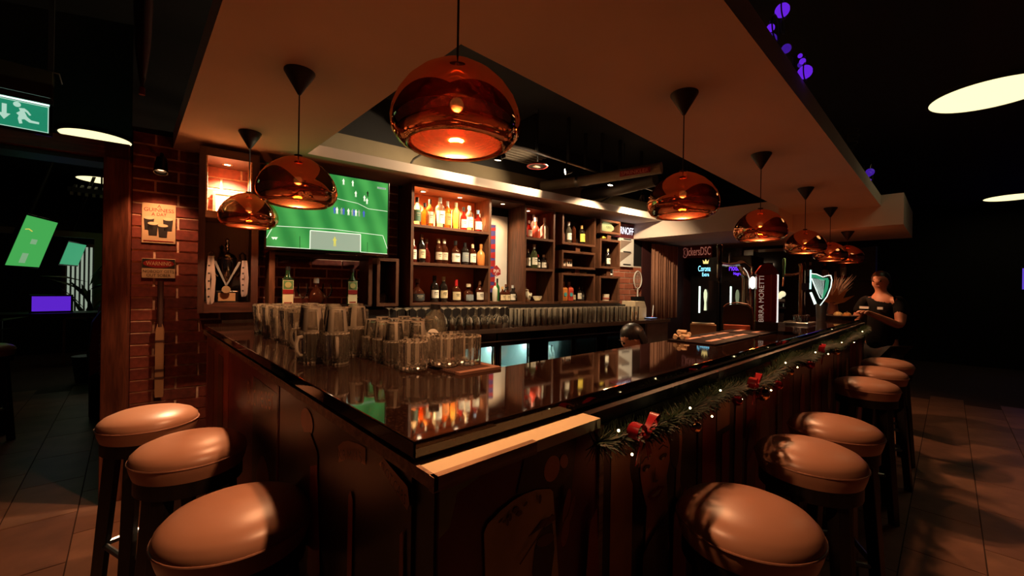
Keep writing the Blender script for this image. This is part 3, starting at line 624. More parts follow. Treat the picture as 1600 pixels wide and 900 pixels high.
# ------------------------------------------------------------------ stools
def make_stool(loc, rz, label, group):
    o = thing('bar_stool', label, 'stool', loc, rz, group)
    r = .165
    MB().lathe([(0, .713), (r*.93, .713), (r*.97, .735), (r, .757), (r*.995, .768), (r*.97, .780), (r*.88, .795), (r*.70, .808), (r*.42, .817), (0, .820)], 48).build('seat', M_leather, o, True)
    MB().tube([(r*math.cos(2*PI*k/48)*1.002, r*math.sin(2*PI*k/48)*1.002, .762) for k in range(48)], .0028, 6, True).build('piping', M_leatherp, o, True)
    MB().cyl(r*.92, .665, .713, 32).build('seat_base', M_blackwood, o, True)
    for k in range(4):
        t = PI/4+k*PI/2; c, s_ = math.cos(t), math.sin(t); a0, a1 = .118, .175
        b = MB(); T = Matrix.Rotation(t, 4, 'Z')
        b.v = [T @ Vector(p) for p in ((a1-.019, -.019, 0), (a1+.019, -.019, 0), (a1+.019, .019, 0), (a1-.019, .019, 0), (a0-.02, -.022, .67), (a0+.025, -.022, .67), (a0+.025, .022, .67), (a0-.02, .022, .67))]
        b.f = [(3, 2, 1, 0), (4, 5, 6, 7), (0, 1, 5, 4), (1, 2, 6, 5), (2, 3, 7, 6), (3, 0, 4, 7)]
        b.build('leg', M_blackwood, o, bevel=.003)
    q = .150
    for k in range(4):
        t = PI/4+k*PI/2; p0 = Vector((q*math.cos(t), q*math.sin(t), .27)); p1 = Vector((q*math.cos(t+PI/2), q*math.sin(t+PI/2), .27))
        MB().tube([p0, p1], .011, 8).build('footrest', M_steel, o)
    return o
gl, gr = 'stools at the short bar leg', 'stools along the long bar front'
make_stool((-.135, .605, 0), .0, 'tan leather bar stool at the short bar leg, closest to the bar corner', gl)
make_stool((-.172, 1.215, 0), .08, 'tan leather bar stool at the short bar leg, middle of three', gl)
make_stool((-.265, 1.715, 0), .35, 'tan leather bar stool at the short bar leg, closest to the brick wall', gl)
for i, (x, y, t) in enumerate(((.82, -.238, .3), (1.43, -.252, .1), (1.87, -.256, .5), (3.04, -.235, .2), (3.62, -.24, .6), (4.22, -.245, .3))):
    make_stool((x, y, 0), t, 'tan leather bar stool along the long bar front, %s from the bar corner' % ('first', 'second', 'third', 'fourth', 'fifth', 'sixth')[i], gr)
far_st = make_stool((-1.20, 4.9, 0), .3, 'tan round stool in the dark room beyond the doorway', 'stool beyond the doorway')

# ------------------------------------------------------------------ glasses
def glass_obj(name, prof_out, prof_in, label, group, cat='glass', n=20, ribs=0, handle=None):
    o = thing(name, label, cat, (0, 0, 0), 0, group)
    b = MB()
    prof = prof_out+prof_in[::-1]
    b.lathe(prof, n)
    if ribs:
        m = len(prof)
        for i in range(n):
            k = 1+.045*(1 if i % 2 else -1)
            for q in range(1, len(prof_out)-1):
                v = b.v[i*m+q]; v.x *= k; v.y *= k
    body = b.build('glass_body', M_glass, o, not ribs)
    me = body.data; me.materials.append(M_glint); zs = [v.co.z for v in me.vertices]; z0, z1 = min(zs), max(zs); hh = z1-z0
    for p in me.polygons:
        zc = p.center.z-z0; t = math.atan2(p.center.y, p.center.x); k = int((t+PI)/(2*PI)*n+.5)
        if zc < hh*.09 or zc > hh*.95 or (ribs and k % 4 == 0) or (not ribs and k % 5 == 0): p.material_index = 1  # faces that take the painted glints
    if handle: MB().tube(handle, .006, 8).build('handle', M_glint, o, True)
    return o
pint = glass_obj('pint_glass', [(0, 0), (.027, 0), (.029, .006), (.030, .05), (.036, .10), (.037, .138), (.0375, .145)], [(0, .012), (.025, .014), (.027, .05), (.0335, .10), (.0355, .145)], 'ribbed pint glass standing in rows on the short bar leg', 'pint glasses on the short bar leg', n=40, ribs=1)
mug = glass_obj('beer_mug', [(0, 0), (.036, 0), (.038, .006), (.039, .094), (.0385, .100)], [(0, .014), (.032, .016), (.035, .100)], 'glass mug with handle among the stacked glasses', 'glass mugs among the stacked glasses', n=40, ribs=1,
                handle=[(.036, 0, .085), (.054, 0, .083), (.060, 0, .066), (.058, 0, .042), (.050, 0, .028), (.036, 0, .025)])
tum_up = glass_obj('tumbler', [(.034, 0), (.035, .004), (.028, .07), (.027, .075), (0, .075)], [(.0325, 0), (.026, .064), (0, .065)], 'upturned tumbler stacked on top of a glass mug', 'upturned tumblers on the mugs', n=20)
low = glass_obj('whisky_glass', [(0, 0), (.030, 0), (.032, .005), (.034, .072), (.0335, .076)], [(0, .012), (.028, .014), (.0315, .076)], 'short straight glass under an upturned shot glass on the bar', 'short glasses beside the mugs', n=36, ribs=1)
shot = glass_obj('shot_glass', [(.029, 0), (.030, .003), (.023, .055), (.022, .058), (0, .058)], [(.0275, 0), (.021, .046), (0, .047)], 'upturned shot glass on top of a short straight glass', 'upturned shot glasses', n=18)
rocks = glass_obj('rocks_glass', [(0, 0), (.037, 0), (.040, .005), (.041, .085), (.0405, .09)], [(0, .014), (.036, .016), (.038, .09)], 'cut-glass tumbler standing on the ribbed bar mat', 'cut-glass tumblers by the ribbed mat', n=36, ribs=1)
wine = glass_obj('wine_glass', [(.030, 0), (.036, .03), (.038, .055), (.028, .09), (.007, .105), (.0045, .115), (.0045, .165), (.012, .172), (.032, .176), (.033, .178), (0, .180)], [(.029, 0), (.035, .03), (.0368, .055), (.026, .088), (0, .098)], 'upturned stemmed wine glass on the back counter', 'upturned wine glasses on the back counter', n=18)
high = glass_obj('highball_glass', [(0, 0), (.028, 0), (.030, .004), (.0325, .155), (.032, .158)], [(0, .010), (.027, .012), (.0305, .158)], 'straight highball glass in the long row on the back counter', 'highball glasses on the back counter', n=18)
def place(proto, spots):
    for i, (x, y, z) in enumerate(spots):
        t = random.random()*6.28
        if i == 0: proto.location = (x, y, z); proto.rotation_euler = (0, 0, t)
        else: dup(proto, (x, y, z), t)
ZB = 1.1005
sp = []
for j in range(10):
    for i in range(4):
        y = 1.20+j*.079; x = .165+i*.081+(.016 if j % 2 else 0)+random.uniform(-.003, .003)
        sp.append((x, y, ZB))
place(pint, sp)
ms = [(.10, .83, ZB), (.15, .755, ZB), (.185, .86, ZB), (.125, .935, ZB), (.215, .965, ZB), (.155, 1.045, ZB), (.25, 1.07, ZB), (.305, .98, ZB), (.345, 1.075, ZB), (.27, .885, ZB)]
place(mug, ms)
place(tum_up, [(x, y, z+.1006) for (x, y, z) in ms])
ls = [(.285+i*.077, .79-j*.082-i*.012, ZB) for i in range(3) for j in range(3)]+[(.36, .87, ZB), (.44, .85, ZB)]
ls = [q for q in ls if not (q[0] > .42 and q[1] < .64) and not (q[0] > .34 and q[1] < .60)]
place(low, ls)
place(shot, [(x, y, z+.0766) for (x, y, z) in ls])
place(rocks, [(.375, .475, ZB+.008), (.452, .548, ZB+.008), (.452, .460, ZB+.008), (.365, .562, ZB+.008)])
dup(rocks, (.285, .505, ZB), .4, 'cut-glass tumbler standing on bare granite beside the ribbed bar mat')
def bp(u, v, z): p = B(u, v, z); return (p.x, p.y, p.z)
place(wine, [bp(-.22+i*.078, -.12, 1.0005) for i in range(14)]+[bp(-.18+i*.078, -.20, 1.0005) for i in range(14)]+[bp(-.22+i*.078, -.28, 1.0005) for i in range(13)])
place(high, [bp(.95+i*.071, -.28, 1.0005) for i in range(25)]+[bp(.97+i*.071, -.205, 1.0005) for i in range(24)]+[bp(.96+i*.071, -.13, 1.0005) for i in range(24)])
# clear soda bottle on the bar, ribbed mat
o = thing('soda_bottle', 'clear round-shouldered bottle with dark cap among the tumblers', 'bottle', (.455, .655, ZB))
MB().lathe([(0, 0), (.036, .002), (.038, .01), (.038, .13), (.033, .15), (.018, .163), (.016, .175), (0, .175)], 20).build('glass_body', thin('bottle_clear', (.9, .88, .8)), o, True)
MB().cyl(.019, .17, .188, 14).build('cap', mat('cap_black', CAPS['black'], .35), o, True); MB().cyl(.02, 0, .0015, 16, T=Matrix.Translation((-.026, -.0275, .085)) @ Matrix.Rotation(R(-43), 4, 'Z') @ Matrix.Rotation(PI/2, 4, 'X')).build('round_label', M_paper, o)
o = thing('bar_mat', 'brown ribbed drip mat in the inner bar corner', 'mat', (0, 0, ZB))
MB().box(.345, .50, .352, .375, 0, .008).box(.478, .50, .375, .62, 0, .008).box(.345, .478, .60, .62, 0, .008).build('mat_border', mat('mat_brown', (.28, .13, .08), .5), o)
MB().box(.345, .478, .375, .60, 0, .003).build('mat_base', mat('mat_dark', (.05, .022, .014), .6), o)
for k in range(22): MB().box(.348, .477, .380+k*.010, .385+k*.010, .003, .006).build('mat_rib', mat('mat_rib_dark', (.10, .045, .028), .5), o)
# two long bar mats with white bars
M_mat = mat('rubber_mat', (.008, .004, .0035), .6, spec=.2)
for i, (x0, x1, lb) in enumerate(((1.62, 2.25, 'dark rubber bar mat with pale stripes beside the cork pile'), (2.30, 2.62, 'dark rubber bar mat with pale stripes in front of the propped tray'))):
    o = thing('bar_mat', lb, 'mat', (0, 0, ZB), 0, 'rubber bar mats')
    MB().box(x0, x1, .14, .37, 0, .007).build('mat_base', M_mat, o, bevel=.002)
    for s in range(3 if i == 0 else 1):
        for y in (.19, .29):
            MB().box(x0+.08+s*.19, x0+.08+s*.19+.15, y, y+.028, .007, .0085).build('printed_bar', mat('mat_print', (.62, .36, .28), .6), o)
gk = 'corks heaped beside the bar mat'
o0 = None
for i, (x, y, z, t) in enumerate(((1.66, .345, 0, .3), (1.70, .352, 0, 1.2), (1.74, .345, 0, .1), (1.68, .330, 0, .8), (1.72, .328, 0, 2.2), (1.69, .343, .021, .5), (1.725, .34, .021, 1.7), (1.83, .352, 0, .4))):
    if o0 is None:
        o0 = MB().cyl(.0105, -.021, .021, 12, T=Matrix.Rotation(PI/2, 4, 'Y')).build('wine_cork', mat('cork', (.62, .45, .28), .8, var=.2, nscale=60), smooth=True); tag(o0, 'pale wine cork lying in the small heap beside the bar mat', 'cork', gk); q = o0
    else: q = o0.copy(); col.objects.link(q)
    q.location = (x, y, ZB+.0185+z); q.rotation_euler = (0, 0, t)

# ------------------------------------------------------------------ television
def tv_screen(o, Wd, Hh, detail=True):
    green = (.035, .30, .06)
    m = mat('football_pitch', (.01, .05, .01), .3, var=0, emit=green, es=1.0); nt = m.node_tree; bs = nt.nodes['Principled BSDF']
    if len(nt.nodes) < 5:
        tc = nt.nodes.new('ShaderNodeTexCoord'); n = nt.nodes.new('ShaderNodeTexNoise'); n.inputs['Scale'].default_value = 3.5
        wv = nt.nodes.new('ShaderNodeTexWave'); wv.inputs['Scale'].default_value = 2.2; wv.inputs['Distortion'].default_value = .3
        mp = nt.nodes.new('ShaderNodeMapping'); mp.inputs['Rotation'].default_value = (0, .35, 0)
        mx = nt.nodes.new('ShaderNodeMix'); mx.data_type = 'FLOAT'; mx.inputs[0].default_value = .35
        r = nt.nodes.new('ShaderNodeValToRGB'); r.color_ramp.elements[0].position = .3; r.color_ramp.elements[1].position = .75
        r.color_ramp.elements[0].color = (.022, .20, .04, 1); r.color_ramp.elements[1].color = (.065, .36, .075, 1)
        nt.links.new(tc.outputs['Object'], n.inputs['Vector']); nt.links.new(tc.outputs['Object'], mp.inputs['Vector']); nt.links.new(mp.outputs[0], wv.inputs['Vector'])
        nt.links.new(n.outputs['Fac'], mx.inputs[2]); nt.links.new(wv.outputs['Fac'], mx.inputs[3]); nt.links.new(mx.outputs[0], r.inputs['Fac']); nt.links.new(r.outputs['Color'], bs.inputs['Emission Color'])
    MB().box(0, Wd, -.002, 0, 0, Hh).build('screen', m, o)
tv = thing('television', 'wall television showing a football match under the soffit', 'television', B(-1.045, -.06, 1.603), TH)
TW, THt = .822, .556
MB().box(-.014, TW+.014, .0, .035, -.022, THt+.012).build('bezel', M_blackgloss, tv, bevel=.004)
MB().box(.2, .62, .035, .34, .12, .42).build('wall_bracket', M_black, tv)
tv_screen(tv, TW, THt)
def tvp(px, py):
    s = (px-80+.0455*(py-60))/625; yt = 60+120*s; yb_ = 500+40*s
    return s*TW, (1-(py-yt)/(yb_-yt))*THt
W_line = glow('screen_white', (.75, .85, .65), 1.1); W_dark = mat('screen_dark', (.01, .02, .01), .4, var=0); W_blue = glow('screen_blue', (.06, .10, .55), .9); W_grey = glow('screen_grey', (.33, .42, .30), .8); W_yel = glow('screen_yellow', (.65, .6, .1), .9); W_navy = glow('screen_navy', (.02, .05, .3), .9)
def tline(pts, wd, m=W_line, name='pitch_line'):
    b = MB(); P = [Vector((tvp(*p)[0], -.0028, tvp(*p)[1])) for p in pts]
    for p, q in zip(P, P[1:]):
        d = (q-p).normalized(); n = Vector((-d.z, 0, d.x))*wd
        k = len(b.v); b.v += [p-n, q-n, q+n, p+n]; b.f.append((k, k+1, k+2, k+3))
    return b.build(name, m, tv)
tline([(62, 455), (95, 390), (380, 408), (660, 445), (685, 512)], .0018)
tline([(400, 245), (450, 258), (520, 275), (580, 305)], .0016); tline([(580, 305), (692, 322)], .0016)
tline([(60, 499), (265, 511)], .0018); tline([(528, 528), (685, 540)], .0018)
g = MB(); q = [tvp(*p) for p in ((265, 415), (530, 438), (528, 527), (262, 512))]; g.v = [Vector((x, -.0026, z)) for x, z in q]; g.f = [(3, 2, 1, 0)]; g.build('goal_net', W_grey, tv)
tline([(262, 512), (267, 414), (531, 437), (528, 527)], .003, name='goal_frame')
tline([(215, 445), (213, 508)], .0015, W_dark, 'post'); tline([(569, 478), (567, 530)], .0015, W_dark, 'post')
def player(px, py, hgt, m):
    x, z = tvp(px, py); b = MB(); k = hgt
    b.v = [Vector((x+dx*k, -.003, z+dz*k)) for dx, dz in ((-.10, -.5), (-.02, -.5), (0, -.1), (.06, -.5), (.14, -.5), (.12, .1), (.2, .1), (.13, .3), (.06, .34), (.07, .5), (-.05, .5), (-.05, .34), (-.14, .3), (-.2, .05), (-.1, .1))]; b.f = [tuple(range(15))]
    b.build('player', m, tv)
for px, py in ((445, 160), (495, 170), (510, 226), (558, 250), (572, 265)): player(px, py, .045, W_line)
player(577, 228, .045, W_dark)
for k, px in enumerate((393, 406, 430, 441, 467, 488, 497, 508, 525, 552)): player(px, 308+(px-393)*.14, .05, W_line if k % 3 == 1 else W_blue if k % 3 == 0 else W_grey)
player(389, 473, .07, W_yel)
x, z = tvp(128, 98); MB().box(x-.035, x+.035, -.0035, -.0025, z-.012, z+.012).build('score_box', W_navy, tv); text('EPS', W_line, tv, h=.014, loc=(x-.004, -.0042, z), name='score_text')
x, z = tvp(660, 202); MB().box(x-.035, x+.035, -.0035, -.0025, z-.007, z+.007).build('channel_box', W_grey, tv); text('SPORTS', W_navy, tv, w=.05, h=.008, loc=(x, -.0042, z), name='channel_text')
x, z = tvp(98, 457); MB().prism([(x-.02, z+.008), (x+.02, z+.01), (x+.008, z-.009), (x, z), (x-.008, z-.009)], .0028, .0035, Matrix.Rotation(PI/2, 4, 'X')).build('corner_mark', W_line, tv)

# framed poster between shelves
po = thing('framed_poster', 'white-framed blue and red poster between the bottle shelves', 'poster', B(.82, .275, 1.30), TH)
MB().box(0, .37, 0, .02, 0, .80).build('frame', M_white, po, bevel=.003); MB().box(.03, .215, -.004, 0, .0, .70).build('poster_sheet', mat('poster_blue', (.06, .05, .22), .5), po)
for k in range(8):
    z = .03+k*.085; MB().prism([(.03, z), (.215, z+random.uniform(-.02, .03)), (.215, z+.05), (.12, z+.035), (.03, z+.055)], .004, .0055, Matrix.Rotation(PI/2, 4, 'X')).build('poster_stripe', mat('poster_red', (.42, .035, .03), .5), po)
ps = thing('price_topper', 'red and white novelty topper on a thin stick before the framed poster', 'sign', B(.935, .10, 1.213), TH)
MB().cyl(.0022, 0, .29, 8).build('stick', M_white, ps); MB().cyl(.025, 0, .006, 16).build('foot', M_white, ps)
MB().prism([(-.05, .27), (-.045, .32), (0, .36), (.045, .32), (.05, .27), (0, .25)], -.004, .004, Matrix.Rotation(PI/2, 4, 'X')).build('topper_card', M_text_red, ps)
text('INK', M_white, ps, w=.07, h=.03, loc=(0, -.006, .305)); text('C', M_white, ps, w=.024, h=.028, loc=(-.005, -.006, .272))

# ------------------------------------------------------------------ trophy and medals
tr = thing('trophy_cup', 'silver trophy cup with two handles on dark plinth in the cabinet', 'trophy', B(-1.255, .10, 1.226), TH)
M_silver = mat('silver', (.62, .58, .50), .12, 1, var=.05)
MB().box(-.06, .06, -.05, .05, 0, .075).build('plinth', M_blackgloss, tr, bevel=.003)
MB().box(-.047, .047, -.0525, -.05, .008, .062).build('plaque', mat('plaque', (.55, .36, .2), .35, .5), tr)
MB().lathe([(0, .075), (.032, .075), (.030, .085), (.010, .10), (.009, .115), (.028, .14), (.045, .18), (.053, .24), (.053, .285), (.058, .29), (.058, .297), (.05, .30)], 32).build('cup', M_silver, tr, True)
MB().lathe([(.052, .30), (.045, .315), (.022, .33), (.010, .34), (.013, .355), (.008, .365), (.014, .38), (.006, .40), (.012, .415), (0, .43)], 24).build('lid', M_silver, tr, True)
for s in (-1, 1): MB().tube([(s*.05, 0, .17), (s*.085, 0, .21), (s*.105, 0, .27), (s*.10, 0, .32), (s*.085, 0, .335), (s*.07, 0, .32), (s*.075, 0, .29)], .006, 8).build('handle', M_silver, tr, True)
def ribbon(u, ztop, zbot, w_, label, mname, c, parent_loc):
    o = thing('medal_ribbon', label, 'ribbon', parent_loc, TH)
    b = MB(); pts = [(0, ztop), (-w_*.25, (ztop+zbot)*.5), (-w_*.1, zbot+.02), (.0, zbot), (w_*.3, zbot+.015), (w_*.5, (ztop+zbot)*.52), (w_*.2, ztop)]
    for (x0, z0), (x1, z1) in zip(pts, pts[1:]):
        b.prism([(x0-.011, z0), (x0+.011, z0), (x1+.011, z1), (x1-.011, z1)] if z0 < z1 else [(x1-.011, z1), (x1+.011, z1), (x0+.011, z0), (x0-.011, z0)], 0, .0015, Matrix.Rotation(PI/2, 4, 'X'))
    b.build('strap', mat(mname, c, .6), o)
    for k in range(5): MB().cyl(.006, 0, .001, 10, T=Matrix.Translation((-w_*.12, -.0022, ztop+(zbot-ztop)*(.2+.16*k))) @ Matrix.Rotation(PI/2, 4, 'X')).build('printed_dot', M_text_dark, o)
ribbon(0, .31, .0, .04, 'pale ribbon hanging long from the trophy handle by the bricks', 'ribbon_pale', (.30, .22, .19), B(-1.347, .0, 1.215))
ribbon(0, .29, .05, .035, 'pale ribbon hanging from the trophy handle by the television', 'ribbon_lilac', (.24, .19, .19), B(-1.165, .01, 1.215))
md = thing('medal', 'round gold medal on a grey ribbon around the trophy', 'medal', B(-1.255, .02, 1.226), TH)
MB().cyl(.024, 0, .005, 24, T=Matrix.Translation((-.005, 0, .085)) @ Matrix.Rotation(PI/2, 4, 'X')).build('medal_disc', mat('medal_gold', (.62, .45, .28), .3, .7), md, True)
for s in (-1, 1): MB().prism([(-.005-.005, .11), (-.005+.005, .11), (s*.068+.008, .27), (s*.068-.008, .27)], 0, .001, Matrix.Rotation(PI/2, 4, 'X')).build('ribbon_side', mat('ribbon_grey', (.14, .14, .14), .6), md)

# ------------------------------------------------------------------ signs on the brick wall
WV = .31-.007-.003
sg = thing('tin_sign', 'cream tin sign with four dark pints on the brick wall', 'sign', B(-1.705, WV-.004, 1.607), TH)
MB().box(0, .17, 0, .004, 0, .26).build('plate', mat('tin_cream', (.62, .46, .28), .5, var=.1), sg, bevel=.002)
text('A', M_text_red, sg, h=.020, loc=(.085, -.0015, .243)); text('GUINNESS', M_text_red, sg, w=.15, h=.024, loc=(.085, -.0015, .218)); text('A DAY', M_text_red, sg, w=.075, h=.020, loc=(.085, -.0015, .190))
M_head = mat('stout_head', (.70, .55, .36), .6)
for x, z in ((.035, .085), (.13, .085), (.055, .05), (.105, .04)):
    MB().prism([(x-.020, z), (x+.020, z), (x+.026, z+.075), (x-.026, z+.075)], .001, .0016, Matrix.Rotation(PI/2, 4, 'X')).build('printed_pint', M_text_dark, sg)
    MB().prism([(x+.026*math.cos(t*PI/8), z+.078+.010*math.sin(t*PI/8)) for t in range(16)], .0016, .0022, Matrix.Rotation(PI/2, 4, 'X')).build('printed_head', M_head, sg)
MB().box(.01, .16, -.002, 0, .012, .017).build('printed_line', M_text_red, sg)
sg2 = thing('tin_sign', 'warning tin sign with red oval below the cream pint sign', 'sign', B(-1.702, WV-.004, 1.378), TH)
MB().box(0, .168, 0, .004, 0, .128).build('plate', MATS['tin_cream'], sg2, bevel=.002)
MB().box(.002, .166, -.001, 0, .066, .126).build('header', M_text_dark, sg2)
MB().prism([(.084+.078*math.cos(t*PI/12), .096+.027*math.sin(t*PI/12)) for t in range(24)], .001, .0018, Matrix.Rotation(PI/2, 4, 'X')).build('red_oval', M_text_red, sg2)
text('WARNING', MATS['tin_cream'], sg2, w=.125, h=.026, loc=(.084, -.0025, .096)); text('NOBODY GETS', M_text_dark, sg2, w=.155, h=.018, loc=(.084, -.0015, .045)); text('OUT SOBER', M_text_dark, sg2, w=.12, h=.018, loc=(.084, -.0015, .019))
cbt = thing('cricket_bat', 'old wooden cricket bat hung handle up on the brick wall', 'bat', B(-1.605, WV-.03, .60), TH)
MB().tube([(0, 0, .46), (0, 0, .76)], .016, 10).build('grip', mat('bat_grip', (.05, .018, .014), .6), cbt)
MB().prism([(-.05+.03, 0), (.05-.03, 0), (.022, .02), (.022, .44), (.012, .48), (-.012, .48), (-.022, .44), (-.022, .02)], -.012, .012, Matrix.Rotation(PI/2, 4, 'X')).build('blade', mat('bat_willow', (.34, .18, .09), .5, var=.2), cbt)
for z in (.12, .17, .36): MB().box(-.0235, .0235, -.0145, .0145, z, z+.014).build('binding', mat('bat_grip', (.05, .018, .014), .6), cbt)
spk = thing('wall_spotlight', 'dark wall spotlight on a bracket washing the brick signs', 'spotlight', B(-1.60, .10, 2.06), TH)
MB().lathe([(0, -.07), (.026, -.07), (.032, -.03), (.036, .03), (.032, .03), (.026, .0), (0, -.01)], 20, T=Matrix.Rotation(PI-.35, 4, 'X')).build('housing', M_blackgloss, spk, True); MB().tube([(0, 0, .03), (0, .04, .10), (0, .20, .10)], .009, 8).build('bracket', M_black, spk); MB().cyl(.024, .0, .003, 18, T=Matrix.Rotation(PI-.35, 4, 'X')).build('lens', glow('wall_spot_lens', (1, .5, .22), 4), spk)
lamp('wall_spot_lamp', 'SPOT', (0, .01, -.05), 14, (1, .42, .18), spk, .02, 95, .8, target=(-.02, .16, -.6))

# ------------------------------------------------------------------ ceiling round lights
M_disc = glow('round_light_glow', (1, .88, .46), 1.25)
def disc_light(x, y, r, label, notch=False):
    o = thing('round_ceiling_light', label, 'ceiling light', (x, y, 3.0), 0, 'round ceiling lights')
    MB().lathe([(r*.985, -.03), (r+.012, -.032), (r+.012, 0), (r*.985, 0)], 48).build('rim', mat('disc_rim', (.03, .02, .015), .5), o, True)
    MB().cyl(r*.985, -.026, -.012, 48).build('diffuser', M_disc, o)
    if notch: MB().box(-.08, .08, -r-.03, -r*.55, -.14, -.034).build('sensor_box', M_black, o)
disc_light(-.62, 6.03, .30, 'round ceiling light above the wooden doorway', False)
disc_light(-.66, 8.75, .30, 'round ceiling light seen through the doorway')
disc_light(4.73, -.80, .36, 'large round ceiling light beside the soffit, over the tiled floor')
disc_light(10.28, -1.30, .34, 'round ceiling light by the dark far wall')

# ------------------------------------------------------------------ exit sign
ex = thing('exit_sign', 'green illuminated exit sign with running figure hung by the soffit', 'exit sign', (-.628, 2.553, 2.094))
XW, XH = .40, .142
MB().box(-XW, .0, -.004, .004, -.01, XH+.012).build('acrylic_plate', thin('acrylic', (.55, .58, .56), edge=1.5), ex, bevel=.003)
MB().box(-XW+.012, -.014, -.006, -.0045, .004, XH-.006).build('green_field', glow('exit_green', (.015, .26, .14), .75), ex)
M_exw = glow('exit_white', (.45, .72, .58), .8)
fr = MB(); fr.box(-XW+.012, -.014, -.0072, -.006, .004, .0075).box(-XW+.012, -.014, -.0072, -.006, XH-.0095, XH-.006).box(-.0175, -.014, -.0072, -.006, .004, XH-.006); fr.build('white_border', M_exw, ex)
def sil(poly, name): MB().prism(poly, .006, .0075, Matrix.Rotation(PI/2, 4, 'X')).build(name, M_exw, ex)
sil([(-.165, .11), (-.150, .11), (-.150, .065), (-.138, .065), (-.158, .035), (-.178, .065), (-.165, .065)], 'arrow')
sil([(-.118+.0125*math.cos(t*PI/8), .118+.0125*math.sin(t*PI/8)) for t in range(16)], 'figure_head')
sil([(-.112, .102), (-.094, .105), (-.082, .095), (-.072, .078), (-.078, .074), (-.088, .088), (-.094, .090), (-.085, .066), (-.072, .052), (-.046, .050), (-.046, .040), (-.078, .040), (-.094, .052), (-.103, .048), (-.100, .030), (-.110, .026), (-.115, .05), (-.112, .066), (-.120, .075), (-.108, .088)], 'figure_body')
MB().box(-XW, -.0, -.012, .012, XH+.008, XH+.030).build('lamp_bar', M_steel, ex); MB().box(-XW+.01, -.012, -.014, -.008, XH-.002, XH+.004).build('light_strip', glow('exit_strip', (.5, .95, .75), 2.2), ex)
MB().box(-XW, .0, -.03, .03, XH+.034, XH+.17).build('housing', mat('exit_housing', (.03, .032, .02), .12), ex, bevel=.003)
MB().tube([(-.005, 0, XH+.012), (-.005, 0, XH+.04)], .005, 8).build('hanger', M_chrome, ex); MB().tube([(-.06, -.02, XH+.17), (.02, -.02, XH+.17), (.03, -.02, XH+.12)], .004, 8).build('bracket', M_steel, ex)
MB().box(-.22, -.20, -.01, .01, XH+.17, 3.0-2.094).box(-.02, -.0, -.01, .01, XH+.17, 3.0-2.094).build('drop_rod', M_black, ex)
hb = thing('hanging_ornament', 'dark glossy spindle ornament hanging beside the soffit edge', 'ornament', (-.30, 2.12, 3.0))
MB().lathe([(0, -.72), (.012, -.66), (.03, -.5), (.037, -.3), (.03, -.1), (.01, -.02), (0, 0)], 20).build('spindle', mat('ornament_dark', (.03, .012, .010), .1), hb, True); MB().cyl(.012, -.735, -.70, 10).build('tip', mat('ornament_tip', (.12, .015, .02), .4), hb)

# ------------------------------------------------------------------ ceiling services in the opening
rail = thing('lighting_rail', 'thin metal conduit rail carrying three spotlights above the soffit opening', 'rail', (0, 0, 0))
MB().tube([(1.55, 1.98, 2.56), (2.6, 1.93, 2.56), (4.45, 1.88, 2.56)], .011, 8).build('conduit', M_steel, rail)
MB().tube([(1.55, 1.98, 2.56), (1.45, 2.2, 2.48), (1.40, 2.5, 2.42), (1.40, 2.6, 2.36)], .009, 8).build('conduit', M_steel, rail); MB().tube([(3.85, 1.9, 2.56), (3.8, 2.1, 2.46), (3.78, 2.4, 2.36)], .009, 8).build('conduit', M_steel, rail)
for x in (1.9, 2.74, 3.3, 4.1): MB().box(x-.01, x+.01, 1.92, 1.95, 2.56, 3.0).build('drop_rod', M_black, rail)
M_spot = glow('spot_lens', (1, .80, .52), 30)
def spot(x, y, z, tgt, power, label, ang=110):
    o = thing('spotlight', label, 'spotlight', (x, y, z), 0, 'spotlights on the conduit rail')
    d = (Vector(tgt)-Vector((x, y, z))).normalized(); Q = d.to_track_quat('Z', 'Y').to_matrix().to_4x4()
    MB().lathe([(0, -.055), (.018, -.055), (.024, -.03), (.034, .012), (.034, .016), (.028, .012), (0, .008)], 20, T=Q).build('housing', M_blackgloss, o, True)
    MB().cyl(.026, .011, .0135, 18, T=Q).build('lens', M_spot, o)
    MB().tube([(0, 0, 0), (0, 0, 2.56-z)], .006, 6).build('stem', M_black, o)
    lamp('spot_lamp', 'SPOT', tuple(d*.02), power, (1, .74, .45), o, .02, ang, .7, target=tuple(d))
spot(1.92, 2.01, 2.45, (1.35, 2.36, 2.26), 60, 'black spotlight on the rail aimed at the pale soffit edge')
spot(2.65, 1.88, 2.45, (2.1, 2.35, 2.30), 55, 'black spotlight on the rail beside the lit duct')
spot(1.84, 1.93, 2.40, (1.95, 2.22, 1.0), 110, 'lower black spotlight on the rail aimed down at the wine glasses', 125)
spot(3.35, 1.86, 2.46, (3.2, 2.1, 1.0), 90, 'black spotlight on the rail aimed down at the highball glasses', 125)
spot(3.836, 1.773, 2.373, (4.55, 2.37, 1.45), 75, 'bright spotlight at the rail end near the lit sign', 120)
dc = thing('air_duct', 'grey round air duct running from the wall above the shelves', 'duct', (0, 0, 0))
M_duct = mat('duct_grey', (.30, .26, .19), .55, var=.1)
MB().tube([(3.05, 2.56, 2.50), (3.18, 2.05, 2.50), (3.36, 1.3, 2.52)], .055, 20).build('duct_tube', M_duct, dc, True); MB().tube([(3.15, 2.16, 2.5), (3.16, 2.13, 2.5)], .059, 20).build('duct_collar', M_steel, dc, True)
MB().box(3.17, 3.19, 2.05, 2.08, 2.55, 3.0).build('hanger', M_black, dc)
dc2 = thing('air_duct', 'black wide duct hanging below the ceiling beside the round one', 'duct', (0, 0, 0))
